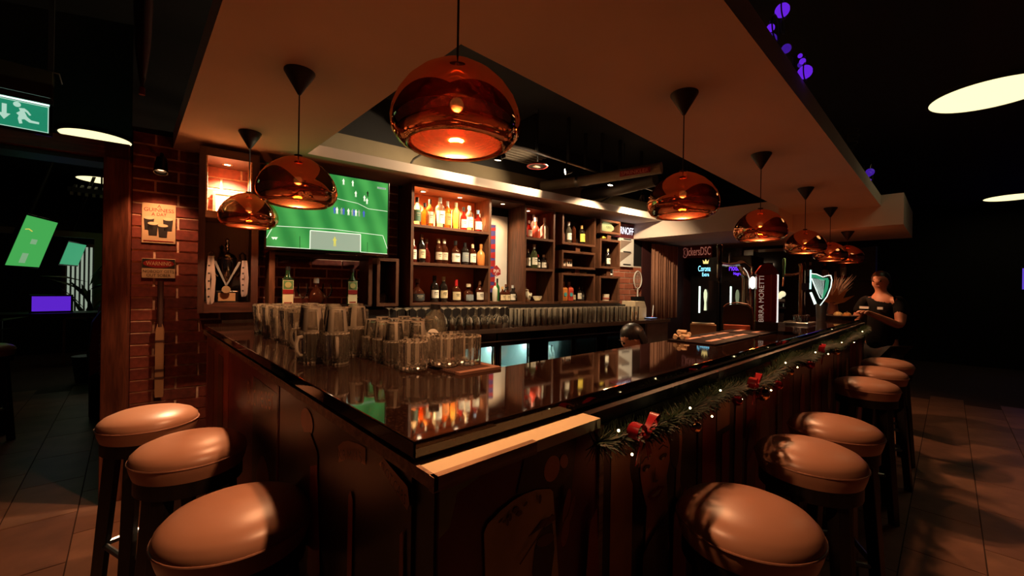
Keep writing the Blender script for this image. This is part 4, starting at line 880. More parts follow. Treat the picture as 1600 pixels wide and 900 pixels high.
MB().tube([(3.62, 2.40, 2.47), (3.60, 1.9, 2.47), (3.62, 1.5, 2.5)], .075, 20).build('duct_tube', mat('duct_dark', (.05, .04, .03), .5), dc2, True); MB().box(3.6, 3.62, 1.9, 1.93, 2.54, 3.0).build('hanger', M_black, dc2)
sk = thing('pipe_sign', 'red sign reading sprinkler along the ceiling duct', 'sign', (3.21, 1.66, 2.47), -PI/2+.2)
MB().box(0, .30, -.004, 0, 0, .055).build('plate', mat('sign_red', (.35, .02, .02), .5), sk); text('SPRINKLER', mat('sign_red_pale', (.95, .42, .36), .5), sk, w=.27, h=.035, loc=(.15, -.005, .027))
rg = thing('round_sign', 'round red-rimmed plate under the dark ceiling by the spotlights', 'sign', (2.40, 2.02, 2.475))
MB().lathe([(.0, 0), (.09, 0), (.095, .006), (.09, .012), (0, .012)], 28).build('plate', mat('plate_black', (.008, .004, .004), .3), rg, True); MB().lathe([(.084, -.003), (.096, -.003), (.098, .004), (.084, .001)], 28).build('red_rim', mat('sign_red', (.35, .02, .02), .5), rg, True); MB().tube([(0, 0, .012), (0, 0, .525)], .005, 6).build('stem', M_black, rg)
MB().box(-.035, .035, -.005, .03, -.004, -.001).build('printed_mark', mat('plate_print', (.6, .42, .3), .5), rg)
rs = thing('ceiling_speaker', 'black round ceiling speaker hanging beyond the duct', 'speaker', (3.72, 1.93, 2.465))
MB().lathe([(0, .01), (.085, .0), (.10, .004), (.10, .03), (.06, .07), (0, .07)], 28).build('housing', M_blackgloss, rs, True); MB().tube([(0, 0, .07), (0, 0, .535)], .005, 6).build('stem', M_black, rs)
ct = thing('cable_tray', 'ribbed metal cable tray under the ceiling behind the corner pendant', 'tray', (1.55, 2.20, 2.63), TH)
for k in range(6): MB().box(0, 1.1, k*.06, k*.06+.03, 0, .02).build('tray_rib', mat('tray_metal', (.09, .07, .05), .5, .3), ct)
MB().box(.1, .13, 0, .33, .02, .37).build('hanger', M_black, ct); MB().box(.9, .93, 0, .33, .02, .37).build('hanger', M_black, ct)

# ------------------------------------------------------------------ right end of the back counter
MB().box(2.95, 3.9, .312, .32, 1.05, 1.68).build('mortar_bed', mat('mortar_pale', (.62, .5, .4), .9), wb)
for k in range(8):
    u = 2.95-(.117 if k % 2 else 0)
    while u < 3.88:
        u0 = max(u, 2.95); u1 = min(u+BL, 3.9)
        if u1-u0 > .03:
            o = bpy.data.objects.new('brick', short(u1-u0, mat('brick_orange', (.36, .10, .05), .85, var=.2))); col.objects.link(o); o.parent = wb; o.location = (u0, .312, 1.06+k*.0765)
        u += BL+G
MB().box(3.55, 8.2, .295, .311, 0, 2.25).build('maroon_panel', mat('maroon_plaster', (.045, .008, .009), .7), wb)
MB().box(5.4, 8.2, .32, .45, 0, 3.0).build('wall_panel', M_walldark, wb)
sm = thing('light_box_sign', 'red light box sign with white glowing letters beside the shelf', 'sign', B(2.72, .26, 2.045), TH)
MB().box(0, .585, 0, .045, 0, .19).build('box', mat('signbox_red', (.10, .006, .014), .5), sm, bevel=.004); text('SMIRNOFF', glow('sign_white', (.85, .84, 1.0), 2.2), sm, w=.41, h=.095, loc=(.365, -.003, .095))
MB().box(.586, .593, .01, .035, .02, .185).build('added_side_led', glow('added_sign_led', (.55, .55, 1.0), 22), sm)  # LED added on the sign end to tint the soffit and light the alcove
wbx = thing('menu_board', 'white menu board with grey triangles beside the narrow shelf', 'board', B(3.02, .27, 1.66), TH)
MB().box(0, .30, 0, .03, 0, .40).build('board', M_white, wbx)
for z in (.06, .22): MB().prism([(.02, z), (.26, z+.13), (.02, z+.13)], .0, .002, Matrix.Rotation(PI/2, 4, 'X')).build('triangle', mat('triangle_grey', (.25, .18, .14), .6), wbx)
for z in (.03, .20, .37): MB().box(.08, .24, -.003, 0, z-.008, z+.008).build('printed_line', M_text_dark, wbx)
rk = thing('racket', 'white-framed racket hung on the small brick panel', 'racket', B(3.42, .27, 1.15), TH)
MB().tube([(.085*math.cos(t*PI/16), 0, .34+.12*math.sin(t*PI/16)) for t in range(32)], .008, 8, True).build('hoop', M_white, rk, True); MB().tube([(0, 0, .0), (0, 0, .22)], .010, 8).build('handle', M_white, rk)
for k in range(-3, 4): MB().tube([(k*.022, 0, .24+abs(k)*.012), (k*.022, 0, .44-abs(k)*.012)], .0012, 4).build('string', M_paper, rk)
pb = thing('carton', 'cream cardboard carton with sloping lid at the counter end', 'carton', B(2.80, -.16, 1.0005), TH)
MB().box(0, .22, 0, .2, 0, .13).build('body', mat('carton_cream', (.70, .54, .34), .7), pb); MB().prism([(0, .13), (.22, .13), (.18, .21), (0, .21)], -.2, 0, Matrix.Rotation(PI/2, 4, 'X')).build('lid', mat('carton_lid', (.62, .47, .30), .7), pb)
bb = thing('card_reader', 'black box standing at the end of the highball row', 'box', B(2.705, -.02, 1.0005), TH); MB().box(-.06, .05, -.03, .05, 0, .17).build('case', M_black, bb, bevel=.004); MB().box(-.05, .04, -.032, -.03, .1, .16).build('screen', M_blackgloss, bb)
wd = thing('wood_block', 'small orange-brown wooden block beside the carton', 'block', B(2.74, -.20, 1.0005), TH); MB().box(-.02, .035, -.03, .03, 0, .09).build('block', mat('block_wood', (.42, .18, .08), .6), wd, bevel=.003); MB().box(-.018, .033, -.032, -.03, .02, .05).build('paper_tag', M_paper, wd)
ps2 = thing('till_screen', 'black till monitor on a stand beside the carton', 'monitor', B(3.10, -.02, 1.0005), TH)
MB().box(-.07, .07, -.06, .06, 0, .02).build('foot', M_black, ps2); MB().box(-.015, .015, -.012, .012, .02, .14).build('stand', M_black, ps2); MB().box(-.13, .13, -.012, .012, .10, .27, Matrix.Rotation(-.2, 4, 'X')).build('monitor', M_blackgloss, ps2, bevel=.004); MB().box(-.12, .12, -.014, -.012, .11, .26, Matrix.Rotation(-.2, 4, 'X')).build('screen', mat('till_glass', (.01, .008, .008), .1), ps2)
tb = thing('tablet', 'small tablet with pale blue lit screen lying on the back counter', 'tablet', B(3.03, -.22, 1.0005), TH); MB().box(-.07, .07, -.05, .05, 0, .010).build('case', M_black, tb, bevel=.002); MB().box(-.062, .062, -.043, .043, .010, .0115).build('screen', glow('tablet_blue', (.35, .5, .85), .7), tb)
pn = thing('white_pole', 'white roller pen standing by the till monitor', 'pen', B(3.16, -.15, 1.0005), TH); MB().tube([(0, 0, 0), (.02, 0, .16)], .006, 8).build('barrel', M_white, pn); MB().sphere(.012, (-.002, 0, .012)).build('red_foot', M_red, pn)
cu = thing('curtain', 'brown pleated curtain hung beside the maroon wall', 'curtain', B(3.62, .18, .95), TH)
b = MB(); N = 60
for i in range(N+1):
    x = .62*i/N; y = .022*math.sin(i*1.05)+.01*math.sin(i*.37)
    b.v += [Vector((x*1.0, y, .0)), Vector((x, y*.8, 1.05))]
    if i: k = 2*i; b.f.append((k-2, k, k+1, k-1))
cu1 = b.build('cloth', mat('curtain_brown', (.34, .15, .085), .85), cu, True); md_ = cu1.modifiers.new('solid', 'SOLIDIFY'); md_.thickness = .004
MB().tube([(-.02, 0, 1.06), (.66, 0, 1.06)], .010, 8).build('curtain_rod', M_black, cu)
ks = thing('wall_sign', 'pale red outline lettering sign hung above the tall beer fridges', 'sign', (5.96, 2.26, 1.89), -PI/2); ks.scale = (.47, 1, .95)
text('ickersDSC', glow('kick_back', (.62, .20, .13), .35), ks, w=.74, h=.13, loc=(.53, .0, .065), name='letters')
MB().lathe([(.072, -.006), (.084, -.006), (.084, .006), (.072, .006), (.072, -.006)], 32, T=Matrix.Translation((.075, .01, .05)) @ Matrix.Rotation(PI/2, 4, 'X')).build('ring', glow('kick_ring', (.40, .12, .09), .3), ks, True); text('K', glow('kick_ring', (.40, .12, .09), .3), ks, h=.09, loc=(.075, .0, .05), name='letters')
MB().box(.0, .93, .012, .02, -.04, .155).build('backing', mat('kick_board', (.16, .03, .02), .6), ks)
# things on the shelves
tp = thing('teapot', 'white round teapot with lid on the narrow shelf', 'teapot', B(1.315, .10, 1.213), TH)
M_china = mat('white_china', (.72, .64, .48), .25, var=.04)
MB().lathe([(0, 0), (.035, 0), (.048, .02), (.05, .05), (.04, .085), (.028, .10), (.028, .115), (.032, .12), (0, .13)], 24).build('body', M_china, tp, True); MB().tube([(.045, 0, .04), (.065, 0, .06), (.07, 0, .085)], .009, 8).build('spout', M_china, tp, True); MB().cyl(.007, .128, .145, 10).build('lid_knob', M_china, tp); MB().cyl(.015, 0, .001, 12, T=Matrix.Translation((.01, -.0515, .05)) @ Matrix.Rotation(PI/2, 4, 'X')).build('painted_flower', mat('flower_grey', (.16, .13, .08), .5), tp)
bo = thing('bowl', 'white china bowl on a saucer beside the teapot', 'bowl', B(1.46, .09, 1.213), TH); MB().lathe([(0, .008), (.025, .008), (.045, .03), (.052, .055), (.049, .055), (.04, .032), (0, .014)], 24).build('bowl_body', M_china, bo, True); MB().lathe([(0, 0), (.05, .002), (.075, .010), (.05, .006), (0, .006)], 24).build('saucer', M_china, bo, True)
M_card = mat('card_print', (.68, .58, .46), .6)
for i, (du, lb) in enumerate(((0, 'white boxed mug with dark print standing by the box side'), (.085, 'white boxed mug with dark print next to the first boxed mug'))):
    o = thing('gift_box', lb, 'box', B(1.76+du+i*.015, .06, 1.600), TH); MB().box(0, .08, 0, .07, 0, .085).build('carton', M_card, o); MB().box(.012, .035, -.002, 0, .03, .062).box(.045, .07, -.002, 0, .03, .062).build('printed_mug', M_text_dark, o)
ov = thing('oval_sign', 'lime and white oval sign in the top box of the narrow shelf', 'sign', B(2.52, .06, 2.042), TH)
MB().lathe([(0, -.14), (.03, -.12), (.055, -.06), (.06, 0), (.05, .07), (.02, .12), (0, .13)], 20, T=Matrix.Translation((0, 0, .058)) @ Matrix.Rotation(PI/2, 4, 'Y'), sy=.35).build('oval_body', glow('oval_lime', (.55, .55, .22), .55), ov, True); text('GEIO', mat('oval_ink', (.05, .06, .02), .6), ov, w=.10, h=.03, loc=(.01, -.024, .06))
for i in range(3):
    o = MB().sphere(.026, (0, 0, .023), 14, 8, .85).build('lemon', mat('lemon', (.72, .58, .06), .4, var=.1), smooth=True, loc=B(2.44+i*.055, .06, 1.951), rot=(0, 0, TH)); tag(o, 'yellow lemon lying on the narrow shelf between its upper boxes', 'lemon', 'lemons on the narrow shelf')
for i, (u, lb) in enumerate(((2.40, 'white cup in the bottom box of the narrow shelf'), (2.56, 'wide white jar in the bottom box of the narrow shelf'))):
    o = thing('cup', lb, 'cup', B(u, .10, 1.213), TH); MB().lathe([(0, 0), (.03+.012*i, 0), (.034+.012*i, .08), (.031+.012*i, .08), (.027+.012*i, .006), (0, .006)], 20).build('body', M_china, o, True); MB().lathe([(.0345+.012*i, .02), (.035+.012*i, .04)], 20).build('painted_band', mat('cup_band', (.4, .12, .08), .5), o, True)
for i, (u, w_, c, lb) in enumerate(((1.88, .06, (.7, .6, .45), 'pale folded napkin on the lower three-box gap'), (2.06, .2, (.32, .40, .10), 'flat green packet on the lower three-box gap'))):
    o = thing('packet', lb, 'packet', B(u, .07, 1.526), TH); MB().box(-w_/2, w_/2, -.03, .03, 0, .018).build('wrapper', mat('packet_'+str(i), c, .5), o, bevel=.004); MB().box(-w_/3, w_/3, -.0315, -.03, .006, .011).build('printed_line', M_text_dark, o)
o = thing('packet', 'crumpled white cloth on the lower gap of the narrow shelf', 'cloth', B(2.55, .07, 1.511), TH); b = MB().sphere(.05, (0, 0, .02), 14, 6, .4)
for v in b.v: v.x *= 1.8+random.uniform(-.2, .2); v.z = max(0, v.z+random.uniform(-.006, .008))
b.build('cloth', M_white, o, True)

# ------------------------------------------------------------------ upright beer fridges and far end
for i, (y0, y1, lb, c, wd_, sub) in enumerate(((1.72, 2.14, 'tall black beer fridge with cyan lettering and lit handle strip', (.25, .75, 1.0), 'Corona', 'Extra'), (1.30, 1.70, 'tall black beer fridge with purple lettering', (.14, .03, .9), 'Modelo', 'Negra'))):
    o = thing('beer_fridge', lb, 'fridge', (6.0, y1, 0), -PI/2)
    W = y1-y0
    MB().box(0, W, 0, .55, .0, 1.86).build('cabinet', M_blackgloss, o, bevel=.006); MB().box(.03, W-.03, -.012, 0, .3, 1.5).build('door', mat('fridge_door', (.008, .006, .006), .1), o)
    text(wd_, glow('neon_%d' % i, c, 2.2), o, w=.18, h=.085, loc=(.20, -.004, 1.69)); text(sub, glow('neon_%d' % i, c, 2.2), o, w=.10, h=.055, loc=(.22, -.004, 1.60))
    if i == 0: MB().prism([(.185, 1.76), (.255, 1.76), (.265, 1.82), (.24, 1.79), (.22, 1.83), (.20, 1.79), (.175, 1.82)], .002, .005, Matrix.Rotation(PI/2, 4, 'X')).build('crown', glow('crown_gold', (.9, .62, .2), 1.2), o)
    MB().box(.135, .150, -.03, -.012, 1.02, 1.42).build('light_strip', glow('strip_white', (.8, 1, .85), 2.4), o)
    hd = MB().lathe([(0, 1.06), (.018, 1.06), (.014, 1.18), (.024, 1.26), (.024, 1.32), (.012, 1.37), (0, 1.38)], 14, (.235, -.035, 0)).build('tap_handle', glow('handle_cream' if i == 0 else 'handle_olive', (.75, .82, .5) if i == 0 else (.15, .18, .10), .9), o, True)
cb_ = thing('wall_cornice', 'cream lit cornice block on the far wall beyond the taps', 'cornice', (7.9, 2.0, 1.86), -PI/2)
MB().box(0, .62, 0, .2, 0, .25).build('cornice_block', M_soffit, cb_); MB().box(.17, .24, -.02, .0, -.35, .25).build('pilaster', M_walnutv, cb_); MB().box(.1, .5, -.13, -.12, -.06, -.01).build('added_wash_light', glow('added_wash_glow', (1, .8, .5), 9), cb_); MB().box(.09, .51, -.16, -.13, -.07, .0).build('added_wash_housing', M_black, cb_); MB().box(.1, .5, -.12, 0, -.06, -.05).build('added_wash_arm', M_black, cb_)  # wash lamp, housing and arm are added to light the cream block
fs = thing('far_shelf', 'dark tall shelf unit at the far end behind the beer taps', 'shelf', (7.6, 1.75, 1.55), -PI/2); MB().box(0, 1.6, 0, .2, 0, .03).build('board', M_blackwood, fs)
MB().box(0, .03, 0, .2, -1.55, .5).build('side_panel', M_blackwood, fs); MB().box(1.57, 1.6, 0, .2, -1.55, .5).build('side_panel', M_blackwood, fs)
MB().box(0, 1.6, .2, .22, -1.55, .5).build('back_panel', M_blackwood, fs)
for i, (y, g, c, lb, h) in enumerate(((1.58, 'green', 'silver', 'green bottle on the far wall shelf', .26), (.95, 'amber', 'white', 'amber bottle on the far wall shelf', .26), (.76, 'red', 'red', 'red bottle on the far wall shelf', .24), (.53, 'coral', 'white', 'coral bottle with white cap on the far wall shelf', .30))):
    bottle((7.70, y, 1.581), 'tall', h, .04, g, c, 'pale', lb, 'bottles on the far wall shelf', rz=-PI/2)

# ------------------------------------------------------------------ beer taps
FACE = R(-68)
bt = thing('tap_tower', 'curved chrome beer tower with tall black handle and white oval badge', 'beer tap', (2.80, .365, ZB))
MB().cyl(.055, 0, .02, 24).build('base', M_chrome, bt, True)
MB().tube([(0, 0, .02), (0, 0, .34), (-.015, .015, .40), (-.07, .03, .435), (-.20, .01, .43), (-.38, .0, .415), (-.54, -.01, .415)], [.040, .040, .038, .03, .014, .012, .012], 16).build('tower', M_chrome, bt, True)
MB().tube([(.045, -.03, .02), (.045, -.03, .33)], .012, 10).build('green_tube', mat('tube_green', (.10, .22, .13), .2), bt, True)
MB().lathe([(0, .30), (.012, .30), (.012, .36), (.010, .40), (.014, .45), (.017, .52), (.012, .53), (0, .53)], 12, (-.56, -.01, 0)).build('tap_handle', M_blackgloss, bt, True); MB().lathe([(0, .33), (.014, .33), (.014, .41), (0, .41)], 12, (-.56, -.01, 0)).build('tap_body', M_chrome, bt, True)
MB().tube([(-.56, -.01, .34), (-.565, -.015, .30)], .008, 8).build('spout', M_chrome, bt)
ov_ = MB().lathe([(0, -.004), (.019, -.003), (.021, 0), (.019, .004), (0, .004)], 24, T=Matrix.Translation((-.10, -.055, .31)) @ Matrix.Rotation(FACE, 4, 'Z') @ Matrix.Rotation(PI/2, 4, 'X'), sy=2.0).build('oval_badge', glow('badge_white', (.95, .93, .85), 1.0), bt, True)
MB().tube([(-.095, -.05, .02), (-.095, -.05, .25)], .010, 8).build('badge_post', M_chrome, bt); MB().tube([(-.095, -.05, .36), (-.095, -.05, .42)], .008, 8).build('badge_tap', M_chrome, bt)
MB().tube([(-.26, .035, .43), (-.26, .035, .50)], .007, 8).build('valve', M_chrome, bt)
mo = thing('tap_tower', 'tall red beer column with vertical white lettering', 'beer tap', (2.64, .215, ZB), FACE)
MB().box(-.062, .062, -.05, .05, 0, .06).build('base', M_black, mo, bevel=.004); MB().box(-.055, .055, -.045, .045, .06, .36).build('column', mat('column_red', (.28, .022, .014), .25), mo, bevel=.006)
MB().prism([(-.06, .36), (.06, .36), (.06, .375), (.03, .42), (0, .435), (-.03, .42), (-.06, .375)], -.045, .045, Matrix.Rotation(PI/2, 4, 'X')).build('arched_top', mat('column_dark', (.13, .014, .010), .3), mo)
text('BIRRA MORETTI', glow('column_letter', (.75, .52, .38), .35), mo, w=.29, h=.028, loc=(-.030, -.0465, .205), rot=(PI/2, -PI/2, 0)); MB().box(.018, .026, -.049, -.045, .07, .36).build('light_edge', mat('column_gold', (.7, .22, .08), .3, .6), mo); MB().box(.055, .062, -.045, .03, .06, .36).build('side_strip', glow('column_led', (.9, .85, .8), .9), mo)  # letters carry a faint glow in place of light on the column
cf = thing('cup_dispenser', 'glass-fronted dispenser with round pale lids behind the red column', 'dispenser', (3.15, .305, ZB), FACE)
MB().box(-.07, .07, -.05, .06, 0, .03).build('base', M_steel, cf); MB().box(-.065, .065, -.03, .05, .03, .13).build('body', M_blackgloss, cf, bevel=.004); MB().box(-.072, .072, -.055, .055, .13, .145).build('rack', M_chrome, cf); MB().box(-.07, .07, -.05, .05, .17, .185).build('rack', M_chrome, cf)
MB().box(-.066, -.058, -.05, -.04, .145, .17).box(.058, .066, -.05, -.04, .145, .17).build('rack_post', M_chrome, cf)
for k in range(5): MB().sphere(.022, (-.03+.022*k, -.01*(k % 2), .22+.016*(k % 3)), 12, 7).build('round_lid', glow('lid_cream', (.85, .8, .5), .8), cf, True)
MB().box(-.05, .07, -.03, .03, .185, .2).build('lid_tray', M_steel, cf)
hp = thing('tap_tower', 'beer tower with glowing green harp emblem', 'beer tap', (3.86, .27, ZB), FACE)
MB().cyl(.05, 0, .02, 24).build('base', M_chrome, hp, True); MB().tube([(0, 0, .02), (0, 0, .47), (-.01, 0, .50)], .026, 16).build('tower', mat('tower_copper', (.40, .17, .10), .2, 1), hp, True)
MB().tube([(-.01, 0, .42), (-.07, 0, .40), (-.13, 0, .40)], .010, 8).build('arm', M_chrome, hp, True); MB().lathe([(0, .38), (.010, .38), (.009, .44), (.014, .50), (.012, .54), (0, .55)], 12, (-.135, 0, 0)).build('tap_handle', mat('handle_green', (.04, .13, .07), .25), hp, True); MB().tube([(-.135, 0, .38), (-.14, 0, .30)], .007, 8).build('spout', M_chrome, hp)
FX = Matrix.Rotation(PI/2, 4, 'X')
MB().prism([(.05, .40), (.075, .40), (.14, .37), (.175, .385), (.195, .36), (.19, .30), (.165, .22), (.12, .145), (.085, .17), (.045, .28)], .02, .028, FX).build('harp_plate', mat('harp_back', (.012, .02, .014), .3), hp)
M_hg = glow('harp_green', (.03, .28, .13), .8); M_hw = glow('harp_white', (.7, .85, .75), 1.4)
MB().prism([(.052, .405), (.08, .405), (.135, .372), (.17, .375), (.172, .36), (.13, .352), (.08, .375), (.052, .37)], .028, .031, FX).build('harp_neck', M_hg, hp); MB().prism([(.155, .36), (.178, .358), (.17, .28), (.14, .20), (.125, .205), (.148, .29)], .028, .031, FX).build('harp_pillar', M_hg, hp)
MB().tube([(.188, -.031, .395), (.196, -.031, .36), (.19, -.031, .30), (.165, -.031, .22), (.12, -.031, .145)], .0035, 6).build('harp_outline', M_hw, hp); MB().tube([(.05, -.031, .41), (.09, -.031, .405), (.135, -.031, .382), (.17, -.031, .395), (.188, -.031, .395)], .0035, 6).build('harp_outline', M_hw, hp); MB().tube([(.058, -.031, .37), (.085, -.031, .29), (.118, -.031, .205), (.13, -.031, .20)], .003, 6).build('harp_outline', M_hw, hp)
MB().box(.045, .056, -.034, -.03, .28, .44).build('harp_bar', glow('harp_cyan', (.45, .85, .75), 1.6), hp); MB().prism([(.045, .25), (.06, .255), (.095, .16), (.078, .15)], .03, .034, FX).build('harp_foot', M_hw, hp)
for k in range(8): MB().tube([(.066+k*.011, -.031, .372-k*.002), (.088+k*.0065, -.031, .285-k*.011)], .0011, 4).build('harp_string', M_hw, hp)
MB().box(-.01, .05, -.028, -.01, .27, .33).build('harp_arm', M_chrome, hp)
dt = thing('drip_tray', 'chrome drip tray with small taps under the harp tower', 'tray', (3.55, .22, ZB), 0)
MB().box(-.13, .14, -.08, .1, 0, .018).build('tray', M_steel, dt, bevel=.003)
for k in range(6): MB().box(-.115+k*.04, -.10+k*.04, -.07, .09, .018, .021).build('grille_bar', M_chrome, dt)
for k in range(5): MB().lathe([(0, .018), (.016, .018), (.014, .05), (.02, .07), (0, .075)], 12, (-.09+k*.045, -.03+.05*(k % 2), 0)).build('rinser', M_chrome, dt, True)
tg = thing('tumbler_stack', 'tall metal shaker cups beside the harp tower', 'shaker', (4.22, .20, ZB)); MB().lathe([(0, 0), (.035, 0), (.042, .16), (.04, .16), (0, .01)], 20).build('cup', M_steel, tg, True); MB().lathe([(.0385, .17), (.043, .17), (.043, .18), (.038, .18)], 20, (0, 0, -.02)).build('rim', M_chrome, tg, True)
sy_ = thing('serving_tray', 'black round-cornered tray propped upright behind the bar mats', 'tray', (2.55, .352, ZB), FACE)
MB().prism([(-.085, 0), (.085, 0), (.086, .09), (.078, .14), (.055, .162), (0, .170), (-.055, .162), (-.078, .14), (-.086, .09)], -.006, .006, Matrix.Translation((0, 0, .0)) @ FX).build('panel', M_black, sy_, bevel=.002)
MB().tube([(.09, 0, .0), (.091, 0, .09), (.082, 0, .145), (.058, 0, .168), (0, 0, .177), (-.058, 0, .168), (-.082, 0, .145)], .004, 6).build('rim', mat('rim_brown', (.20, .07, .035), .4), sy_)
MB().box(-.08, .07, -.05, -.006, .0, .035).build('red_foot', mat('foot_red', (.45, .10, .05), .5), sy_, bevel=.003)
nb = thing('napkin_box', 'small wooden napkin box behind the propped tray', 'box', (2.56, .55, .98), FACE); MB().box(-.10, .06, -.05, .05, 0, .14).build('box', mat('napkin_wood', (.32, .17, .09), .6), nb); MB().box(-.09, .05, -.04, .04, .14, .15).build('napkins', M_paper, nb); MB().box(-.08, .04, -.06, .06, -.96, 0).build('pedestal', M_blackwood, nb)

# ------------------------------------------------------------------ harvest basket at the bar end
bk = thing('gourd_basket', 'dark low basket at the end of the bar', 'basket', (4.62, .115, ZB)); MB().lathe([(0, 0), (.10, 0), (.125, .035), (.12, .038), (.095, .01), (0, .01)], 28).build('basket_bowl', mat('wicker_dark', (.05, .022, .014), .7, bump=.8, nscale=60), bk, True); MB().tube([(.125*math.cos(t*PI/14), .125*math.sin(t*PI/14), .036) for t in range(28)], .006, 6, True).build('rim', MATS['wicker_dark'], bk, True)
for i, (dx, dy, c, s, lb) in enumerate(((-.05, -.05, (.62, .24, .05), .030, 'orange round gourd in the basket'), (-.01, .02, (.72, .50, .22), .034, 'pale ribbed gourd in the basket centre'), (.04, -.04, (.70, .42, .14), .032, 'yellow ribbed gourd in the basket'), (.055, .04, (.35, .14, .07), .028, 'brown gourd in the basket'))):
    o = thing('gourd', lb, 'gourd', (4.62+dx, .115+dy, ZB+.018), 0); b = MB().sphere(s, (0, 0, s*.8), 20, 8, .8)
    for v in b.v:
        t = math.atan2(v.y, v.x); k = 1+.06*math.cos(t*8); v.x *= k; v.y *= k
    b.build('fruit', mat('gourd_%d' % i, c, .5), o, True); MB().tube([(0, 0, s*1.5), (.004, 0, s*1.9)], .004, 6).build('stem', mat('stem_brown', (.2, .1, .05), .7), o)
vz = thing('dried_bouquet', 'dried flower bouquet with orange leaves and feathery white grass', 'bouquet', (4.76, .20, ZB), FACE); vz.scale = (1.15, 1.15, 1.15)
MB().lathe([(0, 0), (.03, 0), (.04, .06), (.032, .12), (.036, .14), (.03, .14), (0, .02)], 18).build('vase', mat('vase_brown', (.16, .05, .03), .3), vz, True)
gb = MB()
for k in range(70):
    t = random.uniform(-.75, .75); l = random.uniform(.16, .27); d = random.uniform(-.3, .3); p = Vector((0, 0, .14)); pts = [p+Vector((math.sin(t)*l*q, d*l*q, math.cos(t)*l*q))+Vector((random.uniform(-.006, .006), 0, 0)) for q in (0, .4, .7, 1)]
    gb.tube(pts, [.0015, .0018, .004, .001], 4)
tag(gb.build('feather_grass', mat('grass_pale', (.55, .42, .36), .8), vz), kind='stuff')
for k, (t, l, w_) in enumerate(((-.95, .17, .04), (-.5, .16, .05), (.15, .15, .05), (.6, .17, .045), (1.05, .16, .035))):
    T = Matrix.Translation((0, -.02-.004*k, .12)) @ Matrix.Rotation(t, 4, 'Y'); b = MB()
    b.prism([(-.004, 0), (-w_*.5, l*.45), (-w_*.2, l*.8), (0, l), (w_*.2, l*.8), (w_*.5, l*.45), (.004, 0)], -.001, .001, T @ FX); b.build('leaf', mat('leaf_orange', (.50, .20, .06), .6, var=.3), vz)
MB().prism([(-.11, .13), (-.075, .14), (-.07, .06), (-.10, .05)], .03, .032, FX).build('card', mat('card_grey', (.36, .36, .36), .6), vz)
MB().box(4.851, 4.858, -.03, .02, .95, 1.04).build('end_card', M_paper, bar)

# ------------------------------------------------------------------ garland
ga_ = thing('christmas_garland', 'dark green Christmas garland with fairy lights under the long bar edge', 'garland', (0, 0, 0))
def gpath(x): return Vector((x, -.070-.006*math.sin(x*9), 1.008+.012*math.sin(x*7.3)+.008*math.sin(x*3.1+1)))
gb = MB(); x = .40
while x < 4.68:
    c = gpath(x)
    for k in range(26):
        t = random.uniform(0, 2*PI); l = random.uniform(.028, .05); d = Vector((random.uniform(-.6, .6), math.cos(t), math.sin(t))).normalized()
        if (c+d*l).y > -.038: d.y = -abs(d.y)*.4
        e = c+d*l; n = d.orthogonal().normalized()*.0017; q = len(gb.v); gb.v += [c-n, c+n, e+n*.5, e-n*.5]; gb.f.append((q, q+1, q+2, q+3))
    x += .011
tag(gb.build('pine_needles', mat('pine_green', (.016, .034, .012), .6, var=.4, nscale=20), ga_), kind='stuff')
MB().tube([gpath(.40+i*.05) for i in range(87)], .004, 5).build('wire', M_black, ga_)
M_fairy = glow('fairy_light', (1, .72, .34), 12)
for i, x in enumerate((.44, .50, .78, .93, 1.0, 1.22, 1.33, 1.52, 1.75, 1.98, 2.3, 2.7, 3.1, 3.6, 4.1)):
    p = gpath(x); MB().sphere(.003, (p.x, p.y-.034, p.z+(.032 if i % 2 == 0 else -.03)), 8, 6).build('fairy_bulb', M_fairy, ga_)
M_bow = mat('bow_red', (.38, .012, .018), .25); M_gold = mat('bauble_gold', (.75, .38, .16), .15, 1); M_rb = mat('bauble_red', (.45, .02, .03), .12, .6)
for x, lb in ((.56, 'shiny red ribbon bow on the garland, closest to the bar corner'), (1.36, 'shiny red ribbon bow on the garland beside the gold bauble'), (2.55, 'shiny red ribbon bow on the garland beyond the gold bauble')):
    p = gpath(x); o = thing('ribbon_bow', lb, 'bow', (p.x, p.y-.030, p.z+.008), .12)
    for s in (-1, 1):
        b = MB(); NL = 14
        for q in range(NL+1):
            t = 2*PI*q/NL; lx = s*(.034-.034*math.cos(t)); lz = .016*math.sin(t)*(1+.5*(1-math.cos(t))*.5)+lx*s*.35; wdt = .006+.007*(1-math.cos(t))*.5; ly = -.006*math.sin(t)
            b.v += [Vector((lx, ly-wdt, lz)), Vector((lx, ly+wdt, lz+.002))]
            if q: k_ = 2*q; b.f.append((k_-2, k_, k_+1, k_-1))
        b.build('loop', M_bow, o, True); MB().prism([(0, 0), (s*.012, .0), (s*.05, -.062), (s*.032, -.06), (s*.028, -.072)][::(1 if s < 0 else -1)], -.001, .001, FX).build('tail', M_bow, o)
    MB().sphere(.011, (0, -.004, 0), 12, 8).build('knot', M_bow, o, True)
for x, m, r_, lb in ((.82, M_gold, .016, 'gold bauble on the garland beside the first red bow'), (1.18, M_rb, .017, 'red bauble on the garland before the second bow'), (1.43, M_gold, .026, 'large gold bauble on the garland under the second bow'), (1.62, M_rb, .02, 'red bauble on the garland past the large gold bauble'), (1.85, M_gold, .018, 'gold bauble on the garland midway along the bar'), (2.2, M_rb, .02, 'red bauble on the garland opposite the beer column'), (2.9, M_gold, .02, 'gold bauble on the garland beyond the beer column')):
    p = gpath(x); o = thing('bauble', lb, 'bauble', (p.x, p.y-.032, p.z-.03)); MB().sphere(r_, (0, 0, 0), 18, 10).build('ball', m, o, True); MB().cyl(.004, r_*.95, r_*1.25, 8).build('hanger_cap', M_brass, o)

